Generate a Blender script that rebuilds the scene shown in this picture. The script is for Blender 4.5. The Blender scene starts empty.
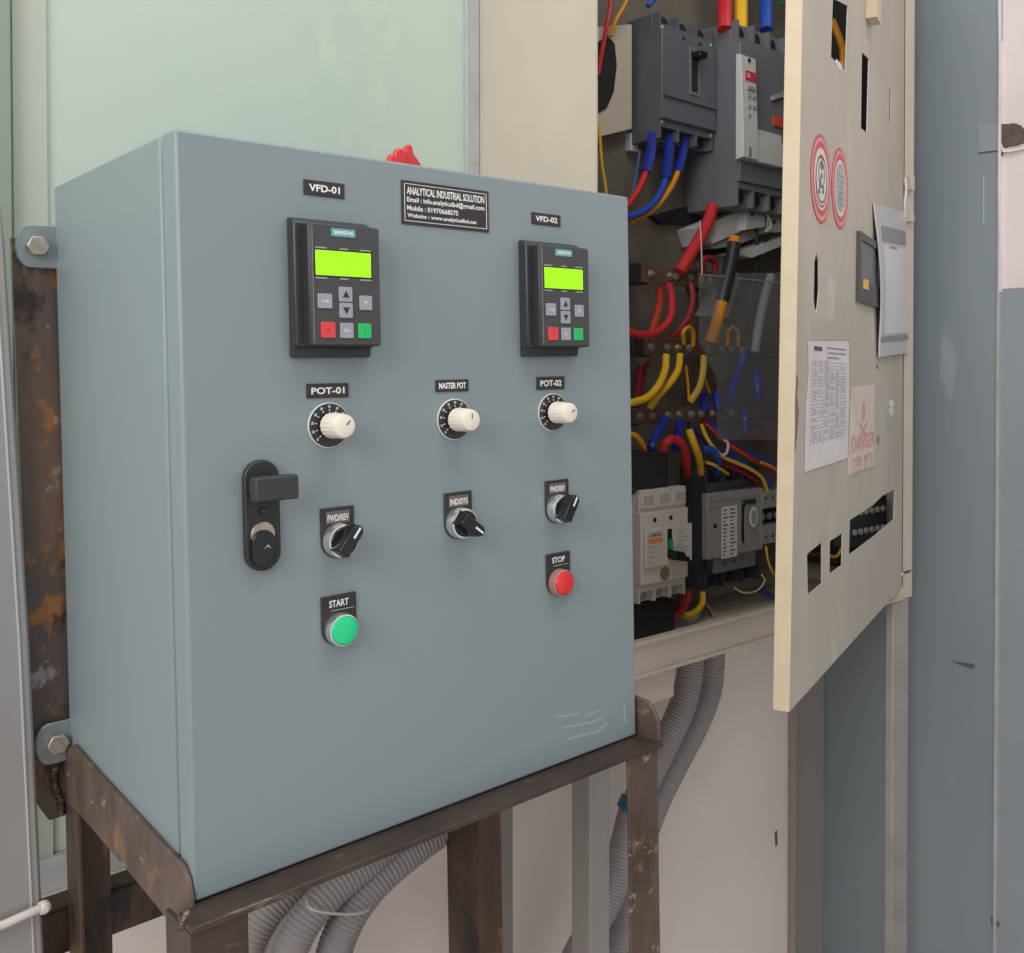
import bpy, bmesh, math, random
from math import sin, cos, pi, radians
from mathutils import Vector, Matrix, Euler
from mathutils.geometry import tessellate_polygon
random.seed(4)
S = bpy.context.scene
COL = S.collection

# ------------------------------------------------------------------ camera
F, PX, PY = 993.896, 609.36, 391.4
CAM_LOC = Vector((-.2982, -.7778, .4102))
CAM_ROT = Euler((radians(89.1211), 0, radians(-43.7838)))
cd = bpy.data.cameras.new('camera'); cam = bpy.data.objects.new('camera', cd); COL.objects.link(cam)
cam.location = CAM_LOC; cam.rotation_euler = CAM_ROT
cd.sensor_fit = 'HORIZONTAL'; cd.sensor_width = 36; cd.lens = F * 36 / 1024
cd.shift_x = -(PX - 512) / 1024; cd.shift_y = (PY - 476.5) / 1024
cd.clip_start = .02
S.camera = cam

# ------------------------------------------------------------------ light
def lin(c): return tuple((v/12.92 if v <= .04045 else ((v+.055)/1.055)**2.4) for v in [x/255 for x in c]) + (1,)
w = bpy.data.worlds.new('world'); S.world = w; w.use_nodes = True
wn = w.node_tree; bg = wn.nodes['Background']
tcw = wn.nodes.new('ShaderNodeTexCoord'); sp = wn.nodes.new('ShaderNodeSeparateXYZ')
rp = wn.nodes.new('ShaderNodeValToRGB')
wn.links.new(tcw.outputs['Generated'], sp.inputs[0]); 
mr = wn.nodes.new('ShaderNodeMapRange'); mr.inputs[1].default_value = -1; mr.inputs[2].default_value = 1
wn.links.new(sp.outputs[2], mr.inputs[0]); wn.links.new(mr.outputs[0], rp.inputs[0])
rp.color_ramp.elements[0].position = .30; rp.color_ramp.elements[0].color = (.80, .74, .71, 1)
rp.color_ramp.elements[1].position = .75; rp.color_ramp.elements[1].color = (.86, .87, .88, 1)
wn.links.new(rp.outputs[0], bg.inputs[0]); bg.inputs[1].default_value = .86

def area(name, loc, target, size, energy, color=(1, 1, 1)):
    l = bpy.data.lights.new(name, 'AREA'); l.shape = 'RECTANGLE'; l.size, l.size_y = size; l.energy = energy; l.color = color
    o = bpy.data.objects.new(name, l); COL.objects.link(o); o.location = loc
    o.rotation_euler = (Vector(target) - Vector(loc)).to_track_quat('-Z', 'Y').to_euler()
    return o
area('window_light', (-2.3, -1.1, 1.5), (.4, .2, .4), (1.8, 1.6), 52, (1, .99, .98))
area('ceiling_light', (.2, -1.0, 2.6), (.7, .3, .2), (1.8, .9), 27, (1, .97, .93))
S.view_settings.view_transform = 'Standard'; S.view_settings.look = 'None'
S.view_settings.exposure = 0.0; S.view_settings.gamma = 1; S.view_settings.use_curve_mapping = False

# ------------------------------------------------------------------ placing
MC = CAM_ROT.to_matrix()
TILT = Euler((-.0042, -.0175, 0)); TM = TILT.to_matrix()      # the grey cabinet stands one degree off plumb
def ray(x, y): return MC @ Vector(((x-PX)/F, -(y-PY)/F, -1))
def at(x, y, v, axis=1):                                       # photo point -> point on a world plane
    r = ray(x, y); return CAM_LOC + r * ((v - CAM_LOC[axis]) / r[axis])
def lo(x, y, v=0, axis=1):                                     # the same in the grey cabinet's own frame
    c = TM.transposed() @ CAM_LOC; r = TM.transposed() @ ray(x, y); return c + r * ((v - c[axis]) / r[axis])

# ------------------------------------------------------------------ materials
MATS = {}
def mat(name, c, rough=.5, metal=0, noise=0, nscale=20, c2=None, bump=0, bscale=60, coat=0, stretch=(1, 1, 1), emit=0, alpha=1, spec=None, lohi=(.35, .65), spots=()):
    if name in MATS: return MATS[name]
    m = bpy.data.materials.new(name); m.use_nodes = True; n = m.node_tree.nodes; l = m.node_tree.links
    b = n['Principled BSDF']; b.inputs['Base Color'].default_value = lin(c)
    b.inputs['Roughness'].default_value = rough; b.inputs['Metallic'].default_value = metal
    b.inputs['Coat Weight'].default_value = coat; b.inputs['Coat Roughness'].default_value = .15
    if spec is not None: b.inputs['Specular IOR Level'].default_value = spec
    if alpha < 1: b.inputs['Alpha'].default_value = alpha
    if emit: b.inputs['Emission Color'].default_value = lin(c); b.inputs['Emission Strength'].default_value = emit
    if noise or bump or spots:
        tc = n.new('ShaderNodeTexCoord'); mp = n.new('ShaderNodeMapping'); mp.inputs['Scale'].default_value = stretch
        l.new(tc.outputs['Object'], mp.inputs[0])
    if noise:
        nz = n.new('ShaderNodeTexNoise'); nz.inputs['Scale'].default_value = nscale; nz.inputs['Detail'].default_value = 7; nz.inputs['Roughness'].default_value = .6
        cr = n.new('ShaderNodeValToRGB'); cr.color_ramp.elements[0].position = lohi[0]; cr.color_ramp.elements[1].position = lohi[1]
        mx = n.new('ShaderNodeMix'); mx.data_type = 'RGBA'
        mx.inputs[6].default_value = lin(c); mx.inputs[7].default_value = lin(c2 or tuple(v*.8 for v in c))
        ml = n.new('ShaderNodeMath'); ml.operation = 'MULTIPLY'; ml.inputs[1].default_value = noise
        l.new(mp.outputs[0], nz.inputs[0]); l.new(nz.outputs[0], cr.inputs[0]); l.new(cr.outputs[0], ml.inputs[0]); l.new(ml.outputs[0], mx.inputs[0]); l.new(mx.outputs[2], b.inputs['Base Color'])
    for sc, sscale, thr, sstr in spots:                 # wear with a shape of its own: rust bloom, scratches, chips
        mp2 = n.new('ShaderNodeMapping'); mp2.inputs['Scale'].default_value = sstr; mp2.inputs['Location'].default_value = (sscale*.13, .7, 1.3); l.new(tc.outputs['Object'], mp2.inputs[0])
        n2 = n.new('ShaderNodeTexNoise'); n2.inputs['Scale'].default_value = sscale; n2.inputs['Detail'].default_value = 6; n2.inputs['Roughness'].default_value = .65
        c2_ = n.new('ShaderNodeValToRGB'); c2_.color_ramp.elements[0].position = thr; c2_.color_ramp.elements[1].position = thr+.06
        m2 = n.new('ShaderNodeMix'); m2.data_type = 'RGBA'; m2.inputs[7].default_value = lin(sc)
        src = b.inputs['Base Color'].links[0].from_socket if b.inputs['Base Color'].links else None
        if src: l.new(src, m2.inputs[6])
        else: m2.inputs[6].default_value = lin(c)
        l.new(mp2.outputs[0], n2.inputs[0]); l.new(n2.outputs[0], c2_.inputs[0]); l.new(c2_.outputs[0], m2.inputs[0]); l.new(m2.outputs[2], b.inputs['Base Color'])
    if bump:
        nb = n.new('ShaderNodeTexNoise'); nb.inputs['Scale'].default_value = bscale; nb.inputs['Detail'].default_value = 4
        bp = n.new('ShaderNodeBump'); bp.inputs['Strength'].default_value = bump; bp.inputs['Distance'].default_value = .002
        l.new(mp.outputs[0], nb.inputs[0]); l.new(nb.outputs[0], bp.inputs['Height']); l.new(bp.outputs[0], b.inputs['Normal'])
    MATS[name] = m; return m
GREY = mat('cabinet_grey', (126, 139, 143), .42, noise=.25, nscale=3, c2=(120, 133, 137), bump=.10, bscale=900, coat=.12)
BLACK = mat('black_plastic', (38, 39, 42), .45)
BLACKG = mat('black_gloss', (24, 25, 27), .25)
PANEL = mat('keypad_panel', (64, 64, 66), .42)
PANELS = mat('keypad_side', (48, 49, 53), .35)
LCD = mat('lcd_green', (140, 232, 4), .4, emit=.62)
KEYG = mat('key_grey', (146, 150, 160), .5); KEYR = mat('key_red', (214, 62, 66), .5); KEYN = mat('key_green', (30, 180, 96), .5)
TEAL = mat('logo_teal', (96, 160, 166), .5)
WHITE = mat('white_ink', (226, 226, 224), .6); DIM = mat('grey_ink', (150, 152, 150), .6)
LABEL = mat('label_black', (46, 42, 42), .45)
IVORY = mat('knob_ivory', (226, 218, 204), .4)
CHROME = mat('chrome', (226, 228, 230), .25, .9)
SILVER = mat('silver_line', (205, 207, 208), .4, .3)
ZINC = mat('zinc', (150, 158, 160), .45, .6, noise=.5, nscale=60, c2=(120, 130, 134))
BOLT = mat('bolt_steel', (190, 182, 168), .38, .7, noise=.6, nscale=120, c2=(130, 120, 104))
LGREEN = mat('lens_green', (0, 180, 116), .2, emit=.30, coat=.5)
LRED = mat('lens_red', (205, 38, 40), .22, coat=.5, emit=.05); CLEARR = mat('bezel_rose', (176, 130, 128), .25, .3)
RUST = mat('rusty_steel', (108, 92, 82), .5, .25, noise=.9, nscale=14, c2=(72, 58, 50), bump=.5, bscale=90, stretch=(1, 1, .45), spots=(((128, 96, 72), 26, .57, (1, 1, 1)), ((150, 138, 128), 60, .61, (1, .35, 1))))
RUSTO = mat('rusty_steel_orange', (92, 70, 55), .55, .2, noise=1, nscale=22, c2=(56, 48, 44), bump=.5, bscale=90, stretch=(1, 1, .3), spots=(((128, 84, 48), 24, .58, (1, 1, .35)), ((44, 38, 36), 18, .57, (1, 1, .4))))
RUSTD = mat('bare_dark_steel', (60, 52, 48), .45, .35, noise=.8, nscale=12, c2=(82, 68, 60), bump=.4, bscale=70, stretch=(1, 1, .4), spots=(((112, 98, 90), 50, .62, (.3, 1, 1)), ((108, 76, 52), 30, .64, (.6, 1, 1))))
WELD = mat('weld_metal', (120, 104, 92), .35, .7, noise=1, nscale=120, c2=(60, 44, 38), bump=1, bscale=200)
CREAM = mat('cream_paint', (198, 187, 171), .5, noise=.55, nscale=5, c2=(184, 174, 160), bump=.08, bscale=300)
DOORC = mat('door_cream', (188, 180, 166), .48, noise=.8, nscale=6, c2=(172, 165, 153), bump=.1, bscale=120, stretch=(1, 1, .5), spots=(((198, 192, 180), 9, .60, (1, 1, .45)), ((166, 156, 140), 22, .66, (1, 1, .3))))
DOOREDGE = mat('door_edge_cream', (206, 190, 162), .5, noise=.5, nscale=30, c2=(194, 176, 146), spots=(((150, 128, 96), 90, .70, (1, 1, 1)),))
CHIP = mat('chipped_paint', (112, 98, 84), .8, noise=.7, nscale=60, c2=(150, 138, 120))
PLATE = mat('mounting_plate', (124, 116, 106), .6, noise=.7, nscale=8, c2=(100, 94, 86))
WALLW = mat('white_wall', (234, 224, 217), .75, noise=.6, nscale=4, c2=(224, 212, 204), bump=.15, bscale=20, spots=(((240, 232, 222), 14, .66, (1, 1, 1)), ((206, 190, 172), 30, .72, (1, 1, 1))))
WALLS = mat('blue_grey_paint', (136, 146, 152), .5, noise=.7, nscale=5, c2=(126, 137, 143), bump=.12, bscale=30, stretch=(1, 1, .25), spots=(((150, 160, 166), 10, .64, (1, 1, .2)),))
WALLS2 = mat('blue_paint_panel', (142, 150, 158), .5, noise=.5, nscale=5, c2=(132, 141, 149))
WALLP = mat('peeling_white', (222, 212, 212), .7, noise=.5, nscale=10, c2=(210, 200, 198))
GREEN = mat('green_painted_glass', (182, 195, 182), .32, noise=.8, nscale=2.2, c2=(172, 189, 181), coat=.25, spots=(((185, 198, 183), 3, .56, (1, 1, .6)), ((120, 128, 118), 40, .76, (1, 1, 1))))
FRAMEP = mat('frame_paint', (174, 178, 178), .5, noise=.4, nscale=20)
POST = mat('post_paint', (158, 150, 146), .5, noise=.6, nscale=12, c2=(140, 132, 130), stretch=(1, 1, .2))
LEGM = mat('leg_grey_paint', (146, 142, 138), .5, noise=.6, nscale=12, c2=(128, 124, 122), stretch=(1, 1, .2))
ALU = mat('aluminium_panel', (158, 156, 156), .42, .35, noise=.4, nscale=4, c2=(140, 136, 134), stretch=(6, 1, .3))
COND = mat('conduit_grey', (146, 142, 142), .5)
CONDD = mat('conduit_light', (166, 160, 158), .5)
DEV = mat('breaker_dark_grey', (92, 96, 103), .42); DEV2 = mat('breaker_grey', (108, 110, 116), .42); DEV3 = mat('contactor_charcoal', (66, 68, 73), .45)
DEVF = mat('breaker_cover', (148, 144, 140), .45); WDEV = mat('breaker_white', (206, 198, 190), .42); WPL = mat('white_plastic', (200, 200, 198), .4)
LABW = mat('white_label', (216, 212, 206), .6); INK = mat('dark_ink', (84, 82, 84), .6); REDI = mat('red_ink', (190, 54, 62), .6); ORI = mat('orange_ink', (232, 130, 60), .6)
BRON = mat('round_sticker', (128, 112, 66), .5)
CR = mat('cable_red', (190, 40, 44), .38); CRD = mat('cable_dark_red', (134, 30, 46), .4); CRO = mat('cable_orange_red', (205, 70, 45), .4); CY = mat('cable_yellow', (222, 176, 30), .38)
CYO = mat('cable_amber', (205, 134, 20), .38); CB = mat('cable_blue', (36, 74, 168), .35); CBH = mat('sleeve_blue', (30, 48, 150), .2, coat=.5); CG = mat('cable_green', (30, 110, 60), .4); CGR = mat('cable_grey', (140, 142, 142), .4)
BUS = mat('busbar_brown', (112, 90, 76), .5, .2, noise=.7, nscale=30, c2=(76, 58, 50))
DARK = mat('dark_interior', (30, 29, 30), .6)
ACR = mat('acrylic', (150, 156, 158), .12, alpha=.16)
RCLOTH = mat('red_plastic', (204, 44, 46), .35, coat=.3)
PAPER = mat('paper', (216, 212, 212), .7, noise=.3, nscale=20); PAPERR = mat('danger_paper', (214, 200, 192), .65, noise=.4, nscale=30)
SLEEVE = mat('plastic_sleeve', (204, 203, 204), .28, coat=.4); SLG = mat('sleeve_grey', (142, 142, 142), .4)
STRED = mat('sticker_red', (196, 82, 86), .5); STPINK = mat('sticker_pink', (216, 150, 148), .5)
FLOOR = mat('concrete_floor', (196, 184, 176), .8, noise=.6, nscale=3)
BRIDGE = mat('blue_clamp', (42, 104, 136), .4)

# ------------------------------------------------------------------ mesh tools
class MB:
    def __init__(s): s.b = bmesh.new()
    def box(s, x0, x1, y0, y1, z0, z1):
        r = bmesh.ops.create_cube(s.b, size=1)
        for v in r['verts']: v.co = Vector(((x0+x1)/2 + v.co.x*(x1-x0), (y0+y1)/2 + v.co.y*(y1-y0), (z0+z1)/2 + v.co.z*(z1-z0)))
        return s
    def prism(s, pts, axis, a, b):                 # pts: 2-D outline in the other two axes
        def P(p, t):
            c = list(p); c.insert(axis, t); return Vector(c)
        A = [s.b.verts.new(P(p, a)) for p in pts]; B = [s.b.verts.new(P(p, b)) for p in pts]
        s.b.faces.new(A); s.b.faces.new(B[::-1]); n = len(pts)
        for i in range(n): s.b.faces.new((A[i], B[i], B[(i+1) % n], A[(i+1) % n]))
        return s
    def cyl(s, p0, p1, r, n=24, r1=None):
        p0, p1 = Vector(p0), Vector(p1); r1 = r if r1 is None else r1
        q = (p1-p0).to_track_quat('Z', 'Y')
        A = [s.b.verts.new(p0 + q @ Vector((r*cos(2*pi*i/n), r*sin(2*pi*i/n), 0))) for i in range(n)]
        B = [s.b.verts.new(p1 + q @ Vector((r1*cos(2*pi*i/n), r1*sin(2*pi*i/n), 0))) for i in range(n)]
        s.b.faces.new(A[::-1]); s.b.faces.new(B)
        for i in range(n): s.b.faces.new((A[i], A[(i+1) % n], B[(i+1) % n], B[i]))
        return s
    def lathe(s, o, d, prof, n=32, flute=0):       # prof: (distance along d, radius)
        o = Vector(o); q = Vector(d).to_track_quat('Z', 'Y'); rings = []
        for k, (t, r) in enumerate(prof):
            rings.append([s.b.verts.new(o + q @ Vector((r*(1-(flute if (i % 2 and flute) else 0))*cos(2*pi*i/n), r*(1-(flute if (i % 2 and flute) else 0))*sin(2*pi*i/n), t))) for i in range(n)])
        for a, b in zip(rings, rings[1:]):
            for i in range(n): s.b.faces.new((a[i], a[(i+1) % n], b[(i+1) % n], b[i]))
        s.b.faces.new(rings[0][::-1]); s.b.faces.new(rings[-1]); return s
    def tube(s, pts, r, n=12, rfun=None, step=None):
        P = smooth(pts, step or max(.004, (r if not callable(r) else .01)*.6)); rings = []; up = None
        for i, p in enumerate(P):
            t = (P[min(i+1, len(P)-1)] - P[max(i-1, 0)]).normalized()
            if up is None: up = t.orthogonal().normalized()
            else: up = (up - t*up.dot(t)).normalized()
            sd = t.cross(up); rr = rfun(i) if rfun else r
            rings.append([s.b.verts.new(p + (up*cos(2*pi*k/n) + sd*sin(2*pi*k/n))*rr) for k in range(n)])
        for a, b in zip(rings, rings[1:]):
            for k in range(n): s.b.faces.new((a[k], a[(k+1) % n], b[(k+1) % n], b[k]))
        s.b.faces.new(rings[0][::-1]); s.b.faces.new(rings[-1]); return s
    def build(s, name, m, parent=None, bevel=0, smoothf=True, seg=2):
        bmesh.ops.recalc_face_normals(s.b, faces=s.b.faces)
        me = bpy.data.meshes.new(name); s.b.to_mesh(me); s.b.free()
        o = bpy.data.objects.new(name, me); COL.objects.link(o); me.materials.append(m)
        if parent: o.parent = parent
        if bevel:
            bv = o.modifiers.new('bevel', 'BEVEL'); bv.width = bevel; bv.segments = seg; bv.limit_method = 'ANGLE'; bv.angle_limit = radians(40)
        if smoothf:
            for p in me.polygons: p.use_smooth = True
            me.set_sharp_from_angle(angle=radians(35))
        return o
def smooth(pts, step):
    pts = [Vector(p) for p in pts]
    if len(pts) < 3:
        n = max(1, int((pts[1]-pts[0]).length/step)); return [pts[0].lerp(pts[1], i/n) for i in range(n+1)]
    e = [pts[0]*2-pts[1]] + pts + [pts[-1]*2-pts[-2]]; out = []
    for i in range(1, len(e)-2):
        a, b, c, d = e[i-1:i+3]; n = max(1, int((c-b).length/step))
        for k in range(n):
            t = k/n; out.append(.5*((2*b) + (c-a)*t + (2*a-5*b+4*c-d)*t*t + (3*b-a-3*c+d)*t**3))
    out.append(pts[-1]); return out
def tag(o, label=None, cat=None, group=None, kind=None):
    if label: o['label'] = label
    if cat: o['category'] = cat
    if group: o['group'] = group
    if kind: o['kind'] = kind
    return o
def thing(name, label, cat, loc=(0, 0, 0), rot=None, group=None):
    o = bpy.data.objects.new(name, None); COL.objects.link(o); o.location = loc; o.empty_display_size = .05
    if rot: o.rotation_euler = rot
    return tag(o, label, cat, group)
def rrect(x0, x1, z0, z1, r, n=6):
    P = []
    for cx, cz, a in ((x1-r, z1-r, 0), (x0+r, z1-r, pi/2), (x0+r, z0+r, pi), (x1-r, z0+r, 3*pi/2)):
        for k in range(n+1): P.append((cx + r*cos(a+k*pi/2/n), cz + r*sin(a+k*pi/2/n)))
    return P
def text_geo(s, bold=0):
    c = bpy.data.curves.new('t', 'FONT'); c.body = s; c.size = 1; c.offset = bold; c.resolution_u = 3
    o = bpy.data.objects.new('t', c); COL.objects.link(o); dg = bpy.context.evaluated_depsgraph_get()
    me = bpy.data.meshes.new_from_object(o.evaluated_get(dg)); bpy.data.objects.remove(o)
    V = [v.co.copy() for v in me.vertices]; Fs = [tuple(p.vertices) for p in me.polygons]; bpy.data.meshes.remove(me); return V, Fs
def add_text(mb, s, x0, x1, z0, z1, y, bold=.02, f=None, slant=0):
    V, Fs = text_geo(s, bold)
    ax, bx = min(v.x for v in V), max(v.x for v in V); ay, by = min(v.y for v in V), max(v.y for v in V)
    vs = []
    for v in V:
        u = (v.x-ax)/(bx-ax); t = (v.y-ay)/(by-ay); a, c = x0+u*(x1-x0), z0+t*(z1-z0)
        vs.append(mb.b.verts.new(f(a, c) if f else Vector((a, y, c))))
    for q in Fs:
        try: mb.b.faces.new([vs[i] for i in q])
        except ValueError: pass
    return mb

# ------------------------------------------------------------------ the setting
YB, XW, ZF = .5538, 1.6725, -1.1
def struct(o): o['kind'] = 'structure'; return o
struct(MB().box(-1.6, XW+.05, -1.9, YB+.05, ZF-.05, ZF).build('floor', FLOOR))
wb = struct(MB().box(-1.6, XW-.0005, YB+.012, YB+.08, ZF, 2.4).build('wall_back', WALLW))
ws = struct(MB().box(XW, XW+.06, .1342, YB+.012, ZF, 2.4).build('wall_right', WALLS, bevel=.002))
# the panel seam, blue sheet and peeling white plaster beyond it
struct(MB().box(XW+.004, XW+.06, -1.9, .134, ZF, .586).build('wall_right_lower', WALLS2, bevel=.002))
struct(MB().box(XW+.004, XW+.06, -1.9, .134, .586, 2.4).build('wall_right_upper', WALLP, bevel=.002))
struct(MB().box(XW-.004, XW+.004, .131, .137, ZF, 2.4).build('trim_1', FRAMEP))
# green painted glass in its frame
pz = at(140, 925, YB)[2]
g0 = struct(MB().box(-.60, .655, YB+.002, YB+.014, -.17, 2.2).build('window_1', GREEN, bevel=.001))
MB().box(.652, .679, YB-.006, YB+.016, -.17, 2.2).build('window_frame', FRAMEP, g0, bevel=.002)
MB().box(-.60, .648, YB-.012, YB+.016, -.21, -.17).build('window_sill', FRAMEP, g0, bevel=.002)
MB().box(at(-60, 100, YB-.018).x, at(12, 100, YB-.018).x, YB-.018, YB+.016, -.17, 2.2).build('window_mullion', mat('dull_green', (132, 144, 132), .5), g0, bevel=.002)
MB().box(at(12, 100, YB).x, at(46, 100, YB).x, YB-.003, YB+.004, -.17, 2.2).build('window_seal', mat('dull_beige_green', (172, 180, 168), .45), g0)
# painted steel post in the corner
struct(MB().prism([(1.552, YB+.010), (1.552, YB-.010), (1.558, YB-.010), (1.560, YB-.006), (XW-.001, YB-.006), (XW-.001, YB+.010)], 2, ZF, 2.4).build('trim_2', POST, bevel=.002))
# marks on the side wall: patched square, chipped spots, bare patch in the plaster
def sw(x, y, d=0): p = at(x, y, XW-d, 0); return (p.y, p.z)
def swpatch(name, m, pts, d=.0012, e=0):
    return MB().prism([sw(*p, d) for p in pts], 0, XW-d, XW+.006).build(name, m, ws, smoothf=False)
swpatch('bare_plaster', mat('bare_plaster', (104, 88, 84), .9, noise=.8, nscale=50, c2=(84, 70, 68)), [(1000, 124), (1008, 124), (1014, 123), (1020, 125), (1024, 130), (1024, 142), (1016, 145), (1008, 146), (1003, 149), (1001, 157), (999, 150)], .0022)
swpatch('paint_flake', WALLP, [(1000, 140), (1003, 148), (1012, 149), (1024, 146), (1024, 149), (1010, 152), (1002, 152)], .0042)
swpatch('paint_chip', mat('chip_grey', (92, 92, 92), .8), [(952, 661), (958, 662), (966, 663), (974, 664), (975, 668), (970, 669), (964, 666), (957, 664)], .0008)
swpatch('paint_chip', MATS['chip_grey'], [(991, 917), (994, 918), (998, 923), (999, 926), (993, 927), (991, 924)], .0008)
swpatch('filler_patch', mat('filler_patch', (141, 149, 155), .55), [(978, 126), (998, 124), (998, 151), (979, 153)], .0014)
swpatch('scratch', mat('scratch_blue', (168, 178, 184), .5), [(983, 175), (984, 175), (984, 225), (983, 225)], .0008)
swpatch('crack', mat('crack_dark', (70, 72, 76), .8), [(978, 152.4), (1000, 150), (1000, 151), (978, 153.2)], .0018)
swpatch('torn_edge', WALLP, [(998, 0), (1001, 0), (1001, 100), (1000, 230), (1001, 262), (1000, 292), (998.5, 292), (999, 240), (998, 180), (999, 60)], .0050)
MB().prism([(p.x, p.z) for p in (at(779, 834, YB), at(781, 832, YB), at(781.5, 846, YB), at(779.6, 848, YB))], 1, YB+.0105, YB+.014).build('paint_chip', MATS['chip_grey'], wb, smoothf=False)

# ------------------------------------------------------------------ grey control cabinet
W, D, H = .4894, .3212, .6
cab = thing('control_cabinet', 'blue-grey steel control cabinet with two keypads, knobs and push buttons on its door', 'electrical cabinet', rot=TILT)
b = MB().box(0, W, .033, D, 0, H); b.build('body', GREY, cab, bevel=.0025)
MB().box(.006, W-.006, .026, .034, .008, H-.008).build('door_gasket', mat('gasket', (58, 66, 70), .7), cab)
MB().box(0, W, 0, .0285, 0, H).build('door', GREY, cab, bevel=.0025, seg=3)
for dz in (at(36, 244, .33)[2], at(55, 743, .33)[2]):
    zc = dz; x1 = .012
    px0 = lo(15, 244, D-.002)[0] if dz > .3 else lo(35, 743, D-.002)[0]
    zt = lo(36, 225, D-.002)[2] if dz > .3 else lo(55, 722, D-.002)[2]; zb = lo(36, 268, D-.002)[2] if dz > .3 else lo(55, 763, D-.002)[2]
    bx = lo(36, 244, D-.002)[0] if dz > .3 else lo(56, 743, D-.002)[0]; zm = (zt+zb)/2; h = (zt-zb)/2
    P = [(.02, zt), (px0+.012, zt)] + [(px0+.012 + .012*cos(a)*1.0, zm + h*sin(a)) for a in [pi/2 + k*pi/12 for k in range(1, 12)]] + [(px0+.012, zb), (.02, zb)]
    lug = MB().prism(P, 1, D-.004, D).build('mounting_lug', ZINC, cab, bevel=.001)
    MB().cyl((bx, D-.0125, zm), (bx, D-.004, zm), .0105, 6).build('hex_bolt', BOLT, lug, bevel=.001)

def plate(name, pts, m, y0=0, t=.0012, parent=cab, bevel=.0003):
    return MB().prism(pts, 1, y0-t, y0).build(name, m, parent, bevel=bevel)
def tag_label(px0, py0, px1, py1, s, x=None, bold=.03, mx=.12, mz=.26):
    a, c = lo(px0, py0), lo(px1, py1); x0, x1, z1, z0 = a.x, c.x, a.z, c.z
    o = plate('label_plate', [(x0, z0), (x1, z0), (x1, z1), (x0, z1)], LABEL); o['label'] = 'black label reading ' + s
    wd, hh = x1-x0, z1-z0
    add_text(MB(), s, x0+wd*mx, x1-wd*mx, z0+hh*mz, z1-hh*mz, -.0014, bold).build('lettering', WHITE, o, smoothf=False)
tag_label(303, 179, 344, 199, 'VFD-01'); tag_label(531, 212, 560, 227, 'VFD-02')
tag_label(306, 384, 348, 397, 'POT-01', mx=.1); tag_label(435, 380, 468, 391, 'MASTER POT', mx=.09, mz=.24); tag_label(536, 377, 564, 389, 'POT-02', mx=.12)
# maker's plate
a, c = lo(400.5, 180.5), lo(488.5, 233); x0, x1, z1, z0 = a.x, c.x, .5842, .5446
npl = plate('name_plate', [(x0, z0), (x1, z0), (x1, z1), (x0, z1)], LABEL)
fr = MB(); t = .0005; m_ = .0028
for q in ((x0+m_, x1-m_, z1-m_-t, z1-m_), (x0+m_, x1-m_, z0+m_, z0+m_+t), (x0+m_, x0+m_+t, z0+m_, z1-m_), (x1-m_-t, x1-m_, z0+m_, z1-m_)): fr.box(q[0], q[1], -.0015, -.0011, q[2], q[3])
fr.build('border_line', WHITE, npl, smoothf=False)
tx = MB(); X = x0+.0055
add_text(tx, 'ANALYTICAL INDUSTRIAL SOLUTION', X, x1-.0055, z1-.0125, z1-.0055, -.0014, .025)
add_text(tx, 'Email : info.analyticalbd@gmail.com', X, x1-.0055, z1-.0205, z1-.0145, -.0014, .02)
add_text(tx, 'Mobile : 01970668575', X, X+.056, z1-.0270, z1-.0223, -.0014, .02)
add_text(tx, 'Website : www.analyticalbd.net', X, X+.077, z1-.0342, z1-.0295, -.0014, .02)
tx.build('lettering', WHITE, npl, smoothf=False)

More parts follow.
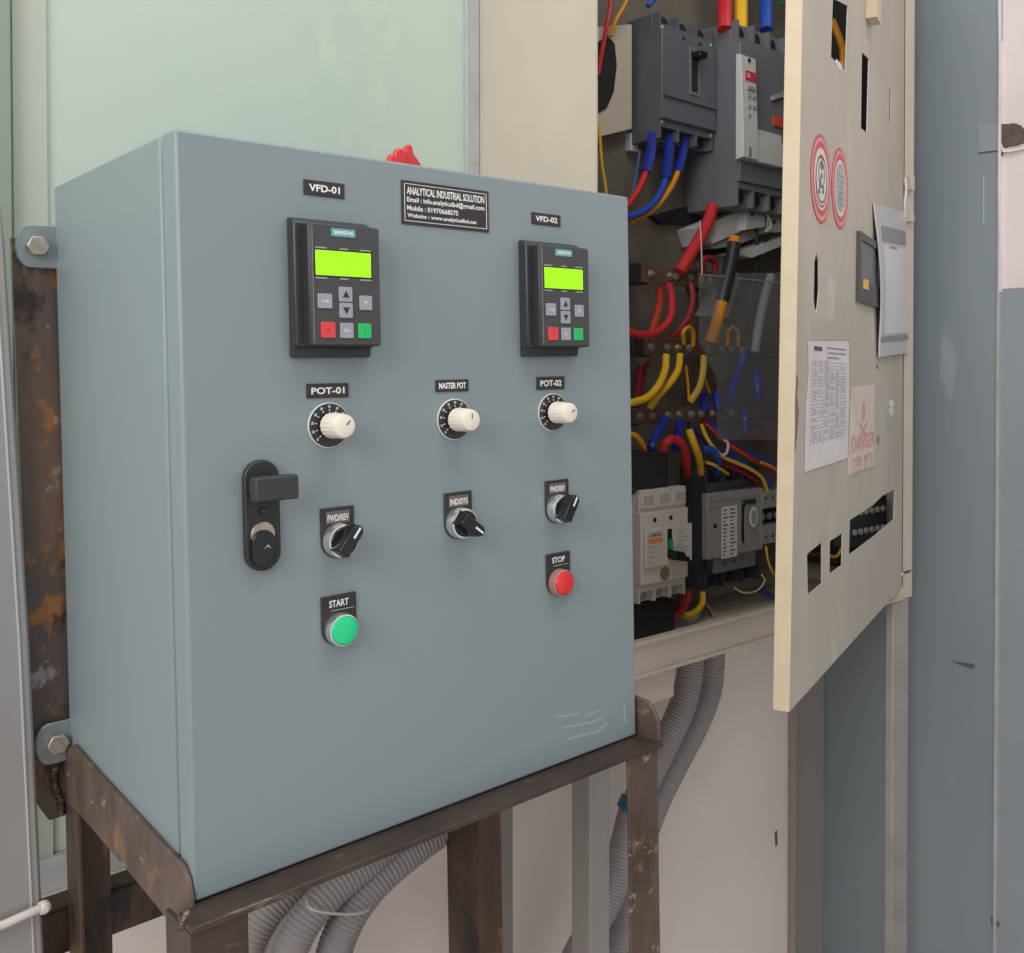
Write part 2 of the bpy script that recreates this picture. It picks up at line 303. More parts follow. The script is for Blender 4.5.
def keypad(dx, lab):
    B = .0885+dx; R_ = .1615+dx
    base = MB().prism([(0, .424), (0, .540), (-.004, .540), (-.013, .536), (-.0135, .4335), (-.007, .4315), (-.006, .424)], 0, B, R_)   # y,z profile
    base = base.build('keypad', PANELS, cab, bevel=.0015); base['label'] = lab
    X0, X1, Z0, Z1 = .0955+dx, .1605+dx, .4332, .5345; y = -.026
    MB().box(X0, X1, y+.002, -.008, Z0, Z1).build('keypad_housing', PANELS, base, bevel=.0015)
    MB().box(X0+.0008, X1-.0006, y, y+.004, Z0+.0008, Z1-.0008).build('keypad_face', PANEL, base, bevel=.0008)
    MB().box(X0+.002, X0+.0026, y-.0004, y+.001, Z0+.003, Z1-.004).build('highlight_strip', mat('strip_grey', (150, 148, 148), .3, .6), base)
    def r(a, c, e, f, d=.0006):
        p, q = lo(a, c, y), lo(e, f, y); return (min(p.x, q.x)+dx, max(p.x, q.x)+dx, y-d, y+.001, min(p.z, q.z), max(p.z, q.z))
    def fixz(k, zc, hh): k = list(k); k[4], k[5] = zc-hh/2, zc+hh/2; return k
    lcd = r(315, 249, 371, 277); zc = (lo(343, 264, y)).z; lcd = fixz(lcd, zc, .0205)
    MB().box(lcd[0]-.0012, lcd[1]+.0012, y-.0003, y+.001, lcd[4]-.0012, lcd[5]+.0012).build('display_bezel', BLACKG, base, bevel=.0003)
    MB().box(*lcd).build('display', LCD, base, bevel=.0003)
    lg = fixz(r(331, 229, 355, 237), lo(343, 233, y).z, .0068)
    MB().box(*lg).build('brand_plate', TEAL, base); add_text(MB(), 'SIEMENS', lg[0]+.002, lg[1]-.002, lg[4]+.0018, lg[5]-.0018, y-.0008, .03).build('brand_lettering', WHITE, base, smoothf=False)
    tk = MB()
    for z_ in (lcd[5]+.0022, lcd[4]-.0022):
        for u0, u1 in ((.0, .2), (.43, .58), (.8, 1)): tk.box(lcd[0]+u0*(lcd[1]-lcd[0]), lcd[0]+u1*(lcd[1]-lcd[0]), y-.0004, y+.001, z_-.0007, z_+.0005)
    tk.build('printed_marks', DIM, base)
    Kc = [((345.3, 294.5), KEYG, .0122, .0125, 'u'), ((345.8, 310.5), KEYG, .0122, .0125, 'd'), ((324.7, 301), KEYG, .0128, .0122, 'jog'), ((365.5, 303), KEYG, .0118, .0122, 'P'),
          ((328, 330), KEYR, .0128, .0130, 'O'), ((346.6, 330.6), KEYG, .0122, .0128, 'Fn'), ((364.5, 331), KEYN, .0122, .0125, 'I')]
    for (kx, ky), m, kw, kh, s in Kc:
        p = lo(kx, ky, y); cx, cz = p.x+dx, p.z
        ko = MB().prism(rrect(cx-kw/2, cx+kw/2, cz-kh/2, cz+kh/2, .001, 3), 1, y-.0012, y+.001).build('key', m, base, bevel=.0003)
        g = MB()
        if s == 'u': g.prism([(cx-.003, cz-.0025), (cx+.003, cz-.0025), (cx, cz+.003)], 1, y-.0015, y-.0011)
        elif s == 'd': g.prism([(cx-.003, cz+.0025), (cx+.003, cz+.0025), (cx, cz-.003)], 1, y-.0015, y-.0011)
        else: add_text(g, s, cx-(.0003 if s == 'I' else .0005*(.6+2*len(s))), cx+(.0003 if s == 'I' else .0005*(.6+2*len(s))), cz-.0014, cz+.0014, y-.0014, .01)
        g.build('key_symbol', BLACK if s in 'ud' else (WHITE if s in ('jog', 'P', 'Fn') else mat('key_mark', (150, 40, 44) if s == 'O' else (16, 120, 60), .5) if s == 'O' else mat('key_mark_green', (14, 120, 60), .5)), base, smoothf=False)
keypad(0, 'keypad with lit green display under the VFD-01 label'); keypad(.2440, 'keypad with lit green display under the VFD-02 label')

def pot(cx, cz, ang, lab):
    d = MB().lathe((cx, 0, cz), (0, -1, 0), [(0, .0196), (.0012, .0196), (.0016, .0190)], 48).build('dial_plate', SILVER, cab); d['label'] = lab
    MB().lathe((cx, -.0012, cz), (0, -1, 0), [(0, .0186), (.0008, .0186)], 48).build('dial_face', mat('dial_black', (44, 43, 45), .4), d)
    g = MB()
    for k in range(11):
        a = radians(225 - k*27); r0, r1 = .0118, .0138; ux, uz = cos(a), sin(a); nx, nz = -uz*.0003, ux*.0003
        g.prism([(cx+ux*r0+nx, cz+uz*r0+nz), (cx+ux*r1+nx, cz+uz*r1+nz), (cx+ux*r1-nx, cz+uz*r1-nz), (cx+ux*r0-nx, cz+uz*r0-nz)], 1, -.0023, -.0019)
        q = .0012; ex, ez = cx+ux*.0161, cz+uz*.0161; add_text(g, str(k*10), ex-q*(.8 if k == 0 else 1), ex+q*(.8 if k == 0 else 1), ez-q, ez+q, -.0022, .02)
    g.build('dial_numbers', WHITE, d, smoothf=False)
    MB().cyl((cx, 0, cz), (cx, -.008, cz), .0062, 24).build('dial_nut', BOLT, d)
    k = MB().lathe((cx, -.006, cz), (0, -1, 0), [(0, .0112), (.010, .0108), (.0175, .0104), (.0185, .0100)], 36, .045)
    k.lathe((cx, -.0235, cz), (0, -1, 0), [(0, .0103), (.003, .0101), (.0046, .0094), (.0054, .0070)], 36)
    k.build('knob', IVORY, d)
    a = radians(ang); ux, uz = cos(a), sin(a); n = .0004
    MB().prism([(cx+ux*.0015-uz*n, cz+uz*.0015+ux*n), (cx+ux*.0065-uz*n, cz+uz*.0065+ux*n), (cx+ux*.0065+uz*n, cz+uz*.0065-ux*n), (cx+ux*.0015+uz*n, cz+uz*.0015-ux*n)], 1, -.0293, -.0280).build('pointer_line', BLACK, d)
pot(.1226, .3662, 45, 'ivory knob on a numbered black dial under POT-01'); pot(.2518, .3650, 88, 'ivory knob on a numbered black dial under MASTER POT'); pot(.3738, .3665, 30, 'ivory knob on a numbered black dial under POT-02')

def legend(x0, x1, zt, zc, s, lab, bar=False):
    cx = (x0+x1)/2; r = (x1-x0)/2
    P = [(x0, zt), (x1, zt), (x1, zc)] + [(cx+r*cos(a), zc+r*sin(a)) for a in [-k*pi/14 for k in range(1, 14)]] + [(x0, zc)]
    o = plate('legend_holder', P[::-1], BLACK, t=.0022, bevel=.0006); o['label'] = lab
    a0, a1, h0, h1 = x0+.0045, x1-.0045, zt-.0135, zt-.0032
    if s in ('START', 'STOP'):
        add_text(MB(), s, a0+.0025, a1-.003, h0+.0035, h1-.0008, -.0024, .02).build('lettering', WHITE, o, smoothf=False)
        MB().box(a0+.004, a1+.002, -.0026, -.002, h0+.0004, h0+.001).build('legend_edge', DIM, o)
    else:
        MB().box(a0, a1, -.0027, -.002, h0, h1).build('legend_insert', mat('insert', (104, 92, 90), .4), o, bevel=.0002)
        add_text(MB(), s, a0+.0012, a1-.001, h0+.0018, h1-.0028, -.0029, .02).build('lettering', WHITE, o, smoothf=False)
    return o, cx
def selector(x0, x1, zt, zc, s, ang, lab):
    o, cx = legend(x0, x1, zt, zc, s, lab)
    MB().lathe((cx, -.002, zc), (0, -1, 0), [(0, .0148), (.008, .0146), (.0105, .0140), (.0108, .0126), (.0090, .0124)], 40).build('chrome_ring', CHROME, o)
    MB().lathe((cx, -.008, zc), (0, -1, 0), [(0, .0122), (.0040, .0120), (.0048, .0112)], 40).build('knob_base', BLACKG, o)
    a = radians(ang); ux, uz = cos(a), sin(a); L, w_ = .0155, .0076
    def q(u, v): return (cx+ux*u-uz*v, zc+uz*u+ux*v)
    k = MB(); A = [q(-L*.82, -w_), q(L*.75, -w_), q(L, -w_*.35), q(L, w_*.35), q(L*.75, w_), q(-L*.82, w_)]
    Bt = [q(-L*.72, -w_*.7), q(L*.8, -w_*.7), q(L*1.05, -w_*.3), q(L*1.05, w_*.3), q(L*.8, w_*.7), q(-L*.72, w_*.7)]
    va = [k.b.verts.new((p[0], -.011, p[1])) for p in A]; vb = [k.b.verts.new((p[0], -.0245, p[1])) for p in Bt]
    k.b.faces.new(va[::-1]); k.b.faces.new(vb)
    for i in range(6): k.b.faces.new((va[i], va[(i+1) % 6], vb[(i+1) % 6], vb[i]))
    k.build('selector_lever', BLACKG, o, bevel=.0008)
    MB().prism([q(L*.28, -.0009), q(L*.95, -.0009), q(L*.95, .0009), q(L*.28, .0009)], 1, -.0249, -.0240).build('pointer_mark', WHITE, o)
selector(.1125, .1438, .2955, .2672, 'FWD/REV', 53, 'black selector switch marked FWD/REV')
selector(.2380, .2692, .2962, .2672, 'IND/SYS', -38, 'black selector switch turned down to the right')
selector(.3615, .3926, .2965, .2672, 'FWD/REV', 60, 'black selector switch above the red stop button')
for (x0, x1, zt, s, lens, ringm, lab) in ((.1112, .1440, .2200, 'START', LGREEN, CHROME, 'green lit start button'), (.3612, .3930, .2210, 'STOP', LRED, CLEARR, 'red stop button')):
    o, cx = legend(x0, x1, zt, .1925, s, lab)
    MB().lathe((cx, -.002, .1905), (0, -1, 0), [(0, .0142), (.006, .0141), (.0088, .0136), (.0093, .0124), (.0080, .0120)], 40).build('bezel_ring', ringm, o)
    MB().lathe((cx, -.006, .1905), (0, -1, 0), [(0, .0120), (.0055, .0119), (.0066, .0112), (.0072, .0092)], 40).build('button_lens', lens, o)
# door handle with lock
hx, hz = .0600, .2965
hb = MB().prism(rrect(hx-.0148, hx+.0148, .2515, .3415, .0147, 8), 1, -.006, 0).build('door_handle', BLACK, cab, bevel=.0012)
MB().cyl((hx-.002, -.004, .3195), (hx-.002, -.018, .3195), .0105, 24).build('handle_boss', BLACK, hb, bevel=.0006)
p, q = lo(252, 478, -.030), lo(299.5, 501, -.030)
MB().prism(rrect(p.x+.003, q.x, .3103, .3298, .0018, 3), 1, -.030, -.018).build('lever', mat('handle_soft_black', (50, 50, 54), .5), hb, bevel=.0014)
MB().cyl((hx+.001, -.0055, .2995), (hx+.001, -.0095, .2995), .0032, 16).build('release_button', BLACK, hb, bevel=.0006)
MB().cyl((hx-.001, -.0055, .2815), (hx-.001, -.0078, .2815), .0100, 28).build('lock_barrel', BOLT, hb, bevel=.0004)
MB().prism(rrect(hx-.0110, hx+.0080, .2555, .2850, .0090, 8), 1, -.0105, -.0055).build('keyhole_cover', BLACKG, hb, bevel=.0012)
MB().prism([(hx-.002, .2700), (hx+.0015, .2735), (hx+.004, .2700), (hx+.001, .2715)], 1, -.0109, -.0104).build('cover_mark', DIM, hb)

SC = mat('scuff_light', (142, 156, 158), .5)
for P in ([(556, 716), (580, 713), (580, 714.5), (557, 718)], [(584, 716), (600, 709), (601, 710.5), (585, 718)], [(562, 727), (590, 722), (604, 716), (604, 717.5), (590, 724), (563, 729)], [(565, 739), (598, 730), (607, 722), (608, 723), (599, 732), (566, 740.5)], [(623, 706), (625, 705), (626, 722), (624, 723)]):
    q = [lo(*p) for p in P]; plate('paint_scuff', [(v.x, v.z) for v in q], SC, t=.0002, bevel=0)

# ------------------------------------------------------------------ rusty stand
st = thing('angle_iron_stand', 'rusty welded angle-iron stand carrying the blue-grey control cabinet', 'stand', rot=TILT)
xa = -.0045
P = [lo(*p, xa, 0) for p in ((62, 752), (73, 745), (100, 776), (140, 820), (171, 854), (181, 864), (187, 880), (190, 900), (191, 932), (187, 932), (165, 917), (140, 886), (115, 856), (78, 813), (64, 800))]
MB().prism([(v.y, v.z) for v in P], 0, xa, xa+.0038).build('side_angle', RUST, st, bevel=.0006)
yr = -.033
zt = -.0012
c0 = lo(190, 945, -.028)
yn = lo(191, 932, xa, 0).y - .0003
MB().prism([(c0.x, yr), (W+.0085, yr), (W+.0085, .020), (xa+.0039, .020), (xa+.0039, yn), (c0.x, yn)], 2, zt-.0055, zt).build('front_rail', RUSTD, st, bevel=.0008)
pr = [(yr+.004, zt-.0065), (yr+.004, .020), (-.022, .033), (-.012, .040), (.005, .041), (.30, .041), (.30, zt-.0065)]
MB().prism(pr, 0, W+.004, W+.009).build('side_angle', RUST, st, bevel=.0006)
MB().box(-.001, .04, .02, D-.02, zt-.006, zt).build('side_angle_flange', RUST, st)
MB().box(W-.04, W+.006, .02, D-.02, zt-.006, zt).build('side_angle_flange', RUST, st)
def angle_leg(cx, cy, sx, sy, a, z0, z1, m, t=.004, ay=None):   # L section with its corner at (cx, cy); arms run sx in x, sy in y
    P = [(cx, cy), (cx+sx*a, cy), (cx+sx*a, cy+sy*t), (cx+sx*t, cy+sy*t), (cx+sx*t, cy+sy*(ay or a)), (cx, cy+sy*(ay or a))]
    return MB().prism(P, 2, z0, z1).build('leg', m, st, bevel=.0008)
c0 = lo(190, 945, yr+.004)
a_y = lo(166, 945, c0.x, 0).y-(yr+.004)
angle_leg(c0.x, yr+.004, 1, 1, lo(249, 945, yr+.004).x-c0.x, ZF+.01, zt-.006, RUSTD, ay=a_y)
p = lo(630, 850, yr+.004); q = lo(659, 850, yr+.004)
angle_leg(q.x, yr+.004, -1, 1, q.x-p.x, ZF+.01, zt-.006, RUST)
rl = lo(80, 900, .285)
angle_leg(rl.x, .285+.042, 1, -1, .040, ZF+.01, -.012, RUSTO)
rr = lo(474, 880, .335)
angle_leg(rr.x, .322, 1, 1, .038, ZF+.01, -.008, RUSTO, ay=.078)
za, zb_ = lo(140, 881, .335).z, lo(140, 925, .335).z
MB().box(-.075, rr.x+.04, .336, .340, zb_, za).box(-.075, rr.x+.04, .336, .372, za-.004, za).build('cross_rail', RUSTO, st, bevel=.0006)
u = [lo(*p, .329) for p in ((11, 250), (66, 250), (73, 740), (62, 815), (49, 820), (34, 800))]
u = [(u[0].x, .80 if False else u[0].z+.012), (.030, u[1].z+.012), (.030, u[2].z), (.004, u[3].z), (u[4].x, u[4].z), (u[5].x, u[5].z)]
up = MB().prism(u, 1, .327, .333)
up.build('wall_upright', mat('upright_rust', (92, 80, 75), .45, .3, noise=1, nscale=10, c2=(112, 90, 76), bump=.5, bscale=80, stretch=(1, 1, .5), lohi=(.5, .68), spots=(((150, 100, 58), 20, .555, (1, 1, .7)), ((140, 134, 134), 34, .60, (1, 1, .8)), ((56, 48, 46), 12, .56, (1, 1, .6)))), st, bevel=.0006)
wd = MB()
for k in range(14):
    a = k/13; p = lo(58 - 4*sin(a*5), 762+a*50, .325); wd.lathe((p.x, .327, p.z), (0, -1, 0), [(0, .0042), (.0025, .0036), (.0042, .0018)], 8)
wd.build('weld_bead', WELD, st)
wd = MB()
for k in range(5):
    p = lo(188+k*1.5, 926-k*3, yr); wd.lathe((p.x-.004, yr+.003, p.z), (0, -1, 0), [(0, .0035), (.0015, .003), (.003, .0015)], 8)
wd.build('weld_bead', WELD, st)

# ------------------------------------------------------------------ cream distribution cabinet
YC, XL, XR, ZB, ZT = .27, .6795, 1.5743, -.046, 1.35; YK = .5525; XH = 1.5343
dc = thing('distribution_cabinet', 'open cream steel distribution cabinet full of breakers, its wide door swung towards the viewer', 'electrical cabinet', (XL, YC, ZB))
def dcb(mb, name, m, parent=dc, **k):
    o = mb.build(name, m, parent, **k)
    if parent == dc: o.data.transform(Matrix.Translation((-XL, -YC, -ZB)))
    else: o.data.transform(Matrix.Translation((-XL, -YC, -ZB)))
    return o
t = .002
dcb(MB().box(XL, XL+t, YC, YK, ZB, ZT).box(XR-t, XR, YC, YK, ZB, ZT).box(XL, XR, YK-t, YK, ZB, ZT).box(XL+t, XR-t, YC+.002, YK, ZB, ZB+t).box(XL, XR, YC, YK, ZT-t, ZT), 'body', CREAM)
dcb(MB().box(XL+t, XR-t, YC, YC+.002, ZB, .004).box(XL+t, XH, YC-.006, YC+.010, .004, .010).box(XL+t, XR-t, YC+.008, YC+.03, -.008, -.002)
    .box(XL+t, XL+.0035, YC, YC+.002, .01, ZT).box(XH+.002, XR-t, YC, YC+.002, .010, ZT).box(XL, XH, YC-.004, YC, ZB, ZB+.006), 'front_frame', CREAM, bevel=.001)
MPY = .490
dcb(MB().box(XL+.02, XR-.03, MPY, MPY+.003, .01, 1.30), 'mounting_plate', PLATE)
def zx(x, y, Y): v = at(x, y, Y); return v.x, v.z
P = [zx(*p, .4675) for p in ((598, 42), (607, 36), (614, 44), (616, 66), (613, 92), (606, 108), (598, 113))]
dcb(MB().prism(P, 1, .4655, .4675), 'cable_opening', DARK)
# --- door, slightly twisted sheet
RD = .843
A0, A1, Z_0, Z_1 = radians(20.36), radians(21.33), -.005, .885
HP = Vector((XH, YC, 0))
def ang(z): return A0 + (A1-A0)*(z-Z_0)/(Z_1-Z_0)
def DP(u, z, n=0):
    a = ang(z); return Vector((HP.x - cos(a)*u + sin(a)*n, HP.y - sin(a)*u - cos(a)*n, z))
def dp(x, y):
    z = .4
    for _ in range(6):
        a = ang(z); nrm = Vector((sin(a), -cos(a), 0)); r = ray(x, y); tt = (HP-CAM_LOC).dot(nrm)/r.dot(nrm); P_ = CAM_LOC + r*tt; z = P_.z
    return (-(P_.x-HP.x)*cos(a) - (P_.y-HP.y)*sin(a), z)
def dsheet(loops, n0, n1, name, m, parent, cuts=.06, bevel=0):
    L3 = [[Vector((p[0], p[1], 0)) for p in lp] for lp in loops]; tris = tessellate_polygon(L3); flat = [v for lp in L3 for v in lp]
    bm = bmesh.new(); vs = [bm.verts.new((v.x, 0, v.y)) for v in flat]
    for t_ in tris:
        try: bm.faces.new([vs[i] for i in t_])
        except ValueError: pass
    us = [v.x for v in flat]; zs = [v.y for v in flat]
    def cut(lo_, hi_, co, no):
        n = int((hi_-lo_)/cuts)
        for k in range(1, n+1): bmesh.ops.bisect_plane(bm, geom=bm.verts[:]+bm.edges[:]+bm.faces[:], plane_co=co(lo_+(hi_-lo_)*k/(n+1)), plane_no=no)
    cut(min(us), max(us), lambda s: (s, 0, 0), (1, 0, 0)); cut(min(zs), max(zs), lambda s: (0, 0, s), (0, 0, 1))
    r = bmesh.ops.extrude_face_region(bm, geom=bm.faces[:]); nv = {g for g in r['geom'] if isinstance(g, bmesh.types.BMVert)}
    for v in bm.verts: v.co = DP(v.co.x, v.co.z, n1 if v in nv else n0)
    mb = MB(); mb.b.free(); mb.b = bm
    return dcb(mb, name, m, parent, smoothf=False)
cutouts = [[(833, -2), (848, 6), (845.5, 71), (831, 57)], [(862, 52), (869, 59), (867, 133), (861, 128)], [(889.2, 88), (891, 90), (891, 124), (889, 122)],
           [(814.5, 262), (816.5, 252), (818.8, 262), (819, 290), (817.5, 308), (815.5, 313), (813.8, 300)],
           [(807, 554), (822, 542), (822, 583), (808, 595)], [(830, 541), (842.5, 533), (842, 565), (829.5, 574)], [(850, 520), (872, 506), (882, 496), (895, 489), (894, 519), (873, 537), (849, 555)]]
ZD0, ZD1 = -.020, 1.30
outline = [(0.002, ZD0), (RD, ZD0), (RD, ZD1), (.002, ZD1)]
door = dsheet([outline] + [[dp(*p) for p in c] for c in cutouts], -.0015, 0, 'door', DOORC, dc)
def rim(u0, u1, za, zb, n0, n1, name, m, steps=12):
    mb = MB(); R_ = []
    for k in range(steps+1):
        z = za+(zb-za)*k/steps; R_.append([mb.b.verts.new(DP(u_, z, n_)) for u_, n_ in ((u0, n0), (u1, n0), (u1, n1), (u0, n1))])
    for a_, b_ in zip(R_, R_[1:]):
        for i in range(4): mb.b.faces.new((a_[i], a_[(i+1) % 4], b_[(i+1) % 4], b_[i]))
    mb.b.faces.new(R_[0]); mb.b.faces.new(R_[-1]); return dcb(mb, name, m, door, bevel=.0006)
rim(RD-.0015, RD+.0005, ZD0, ZD1, .0004, -.0215, 'door_return', DOOREDGE)
rim(RD-.022, RD-.0015, ZD0, ZD1, -.0195, -.0215, 'door_return', DOORC)
rim(.004, RD-.002, ZD0, ZD0+.0015, -.0015, -.021, 'door_return', DOORC, 1)
rim(.002, .004, ZD0, ZD1, -.0015, -.018, 'door_return', DOORC)
def dell(cx, cy, rx, ry, k=32, f=1.0):
    c_ = dp(cx, cy); L_ = dp(cx-rx, cy); T_ = dp(cx, cy-ry); R_ = dp(cx+rx, cy)
    ru, rz = (L_[0]-R_[0])/2*f, (T_[1]-c_[1])*f; cu = (L_[0]+R_[0])/2
    return [(cu+ru*cos(2*pi*i/k), c_[1]+rz*sin(2*pi*i/k)) for i in range(k)], cu, c_[1], ru, rz
for cx, cy, rx, ry, kind in ((820.3, 179, 10.3, 45, 0), (839.5, 188.5, 8.3, 41, 1)):
    P, cu, cz, ru, rz = dell(cx, cy, rx, ry)
    s_ = dsheet([P], .0003, .0008, 'round_sticker', STRED, door, 9)
    def ring(f0, f1, m, n_, zo=0):
        k = 32; o_ = [(cu+ru*f0*cos(2*pi*i/k), cz+zo+rz*f0*sin(2*pi*i/k)) for i in range(k)]; lp = [o_]
        if f1: lp.append([(cu+ru*f1*cos(2*pi*i/k), cz+zo+rz*f1*sin(2*pi*i/k)) for i in range(k)])
        dsheet(lp, n_, n_+.0002, 'sticker_print', m, door, 9)
    ring(.93, .84, STPINK, .0008); ring(.70, 0, LABW, .0009)
    if kind == 0:
        ring(.54, .50, INK, .0012); ring(.30, .25, INK, .0012, rz*.1)
        for du, dz, hh in ((0, .38, .16), (.1, -.05, .12), (-.18, -.2, .1), (.2, -.25, .1), (0, .1, .07)):
            dsheet([[(cu+ru*(du-.1), cz+rz*(dz-hh)), (cu+ru*(du+.1), cz+rz*(dz-hh)), (cu+ru*du, cz+rz*(dz+hh))]], .0012, .0014, 'sticker_print', INK, door, 9)
        mb = MB(); 
        ring(.58, .535, REDI, .0012, -rz*.06)
    else:
        ring(.60, 0, mat('worn_sticker', (182, 184, 176), .6, noise=1, nscale=60, c2=(150, 154, 150)), .0012, rz*.02)
        for q_ in range(6): dsheet([[(cu+ru*(-.35+.1*(q_ % 2)), cz+rz*(-.4+.14*q_)), (cu+ru*.3, cz+rz*(-.4+.14*q_)), (cu+ru*.3, cz+rz*(-.37+.14*q_)), (cu-ru*.3, cz+rz*(-.36+.14*q_))]], .0014, .0016, 'sticker_print', mat('faded_ink', (132, 140, 140), .6), door, 9)
def dq(pts): return [dp(*p) for p in pts]
pap = dsheet([dq([(807.6, 341), (848.5, 341), (848, 400), (847, 458), (826, 465), (804, 472), (805, 410), (808, 375)])], .0006, .0012, 'schedule_sheet', PAPER, door); pap['label'] = 'white printed circuit schedule'
a_, b_ = dp(808.5, 350), dp(847, 350); U0, U1, ZT_, ZB_ = a_[0], b_[0], dp(828, 345)[1], dp(828, 452)[1]
def dline(u0, u1, z0, z1, m, n_=.0013, nm='printed_table'): return dsheet([[(u0, z0), (u1, z0), (u1, z1), (u0, z1)]], n_, n_+.0001, nm, m, door, 9)
mb = MB(); PT = mat('print_grey', (150, 148, 152), .7)
def dbox(mb, u0, u1, z0, z1, n_):
    vs = [mb.b.verts.new(DP(u_, z_, n_)) for u_, z_ in ((u0, z0), (u1, z0), (u1, z1), (u0, z1))]; mb.b.faces.new(vs)
wz = ZT_-ZB_
for k in range(24):
    z = ZT_-wz*(.17+.031*k); dbox(mb, U0*.97+U1*.03, U1*.97+U0*.03, z, z+.0007, .00135)
    for c_ in range(6):
        if random.random() < .75:
            ua = U0+(U1-U0)*(.1+.145*c_); ub = ua+(U1-U0)*random.uniform(.04, .1); dbox(mb, ua, ub, z+.0018, z+.0034, .00135)
for c_ in (.06, .2, .35, .5, .66, .8, .95): uu = U0+(U1-U0)*c_; dbox(mb, uu, uu-.001, ZT_-wz*.92, ZT_-wz*.15, .00135)
for k, (s0, s1) in enumerate(((.42, .95), (.45, .95), (.42, .75))): dbox(mb, U0+(U1-U0)*s0, U0+(U1-U0)*s1, ZT_-wz*(.04+.045*k), ZT_-wz*(.02+.045*k), .00135)
dcb(mb, 'printed_table', PT, door, smoothf=False)
mb = MB(); dbox(mb, U0+(U1-U0)*.10, U0+(U1-U0)*.30, ZT_-wz*.065, ZT_-wz*.025, .0014); dcb(mb, 'printed_logo', INK, door, smoothf=False)
dg_ = dsheet([dq([(851, 386.5), (860, 386), (874, 384.5), (873.5, 466), (860, 470), (846.5, 476), (849, 430)])], .0006, .0014, 'danger_sign', PAPERR, door); dg_['label'] = 'worn white danger sign with red lettering'
a_, b_ = dp(849.5, 440), dp(874, 440); dz0, dz1 = dp(861, 450)[1], dp(861, 434)[1]
FD = lambda a, c: DP(-a, c, .0016)
RI = mat('faded_red', (206, 150, 144), .7)
add_text(MB(), 'x', 0, 1, 0, 1, 0).b.free()
dcb(add_text(MB(), 'DANGER', -a_[0]+.012, -b_[0]-.003, dz0, dz1, 0, .02, FD), 'danger_lettering', RI, door, smoothf=False)
mb = MB(); zz = dp(861, 462)[1]; random.seed(8)
for k in range(9):                                              # the lower line is worn beyond reading
    if k == 4: continue
    uu = a_[0]-.016-k*(a_[0]-b_[0]-.03)/9; dbox(mb, uu, uu-.004, zz-.012, zz+.012*random.uniform(.4, 1), .0016); dbox(mb, uu, uu-.013, zz+random.uniform(-.01, .008), zz+.011, .0016)
dcb(mb, 'worn_lettering', RI, door, smoothf=False)
mb = MB(); cu = (a_[0]+b_[0])/2; zz = dp(861, 412)[1]
vs = [mb.b.verts.new(DP(cu+.013*cos(k*pi/8), zz+.016*sin(k*pi/8), .0016)) for k in range(16)]; mb.b.faces.new(vs)
for sg in (1, -1):
    vs = [mb.b.verts.new(DP(cu+sg*e, z_, .0018)) for e, z_ in ((.032, zz-.040), (.028, zz-.046), (-.032, zz-.022), (-.028, zz-.016))]; mb.b.faces.new(vs)
dcb(mb, 'danger_symbol', RI, door, smoothf=False)
# sleeve of papers hanging off the door: curved, stands away at its left edge
slv = thing('document_sleeve', 'clear plastic sleeve of white papers hanging on the cream cabinet door', 'document sleeve')
def sleeve(name, m, v0, v1, off, s0=0, s1=1, parent=slv):
    mb = MB(); G = []; tl, tr, bl, br = dp(872.5, 204), dp(905, 213), dp(876.5, 357), dp(906, 353)
    for j in range(13):
        v = v0+(v1-v0)*j/12; row = []
        for i in range(9):
            s_ = s0+(s1-s0)*i/8
            u_ = (tl[0]*(1-v)+bl[0]*v)*(1-s_) + (tr[0]*(1-v)+br[0]*v)*s_; z_ = (tl[1]*(1-v)+bl[1]*v)*(1-s_)+(tr[1]*(1-v)+br[1]*v)*s_
            bul = .004+.008*sin(pi*min(1, v*1.05))*(1-s_)**.7+.003*v
            row.append((u_+.004, z_, bul))
        G.append(row)
    F_ = [[mb.b.verts.new(DP(a, b_, c+off)) for a, b_, c in r_] for r_ in G]; K_ = [[mb.b.verts.new(DP(a, b_, max(.0012, c-.003+off if off == 0 else c+off-.0004))) for a, b_, c in r_] for r_ in G]
    for j in range(12):
        for i in range(8):
            mb.b.faces.new((F_[j][i], F_[j][i+1], F_[j+1][i+1], F_[j+1][i])); mb.b.faces.new((K_[j][i], K_[j+1][i], K_[j+1][i+1], K_[j][i+1]))
    for j in range(12):
        for i in (0, 8): mb.b.faces.new((F_[j][i], F_[j+1][i], K_[j+1][i], K_[j][i]))
    for i in range(8):
        for j in (0, 12): mb.b.faces.new((F_[j][i], F_[j][i+1], K_[j][i+1], K_[j][i]))
    return mb.build(name, m, parent)
sleeve('plastic_cover', SLEEVE, 0, 1, 0); sleeve('grey_band', SLG, .135, .235, .0008, .1, .93); sleeve('grey_band', SLG, .865, .905, .0008, .02, .97)
sleeve('paper', mat('sleeve_paper', (206, 204, 208), .6), .26, .85, .0006, .12, .95)
sleeve('printed_line', SLG, .262, .275, .0012, .3, .55)
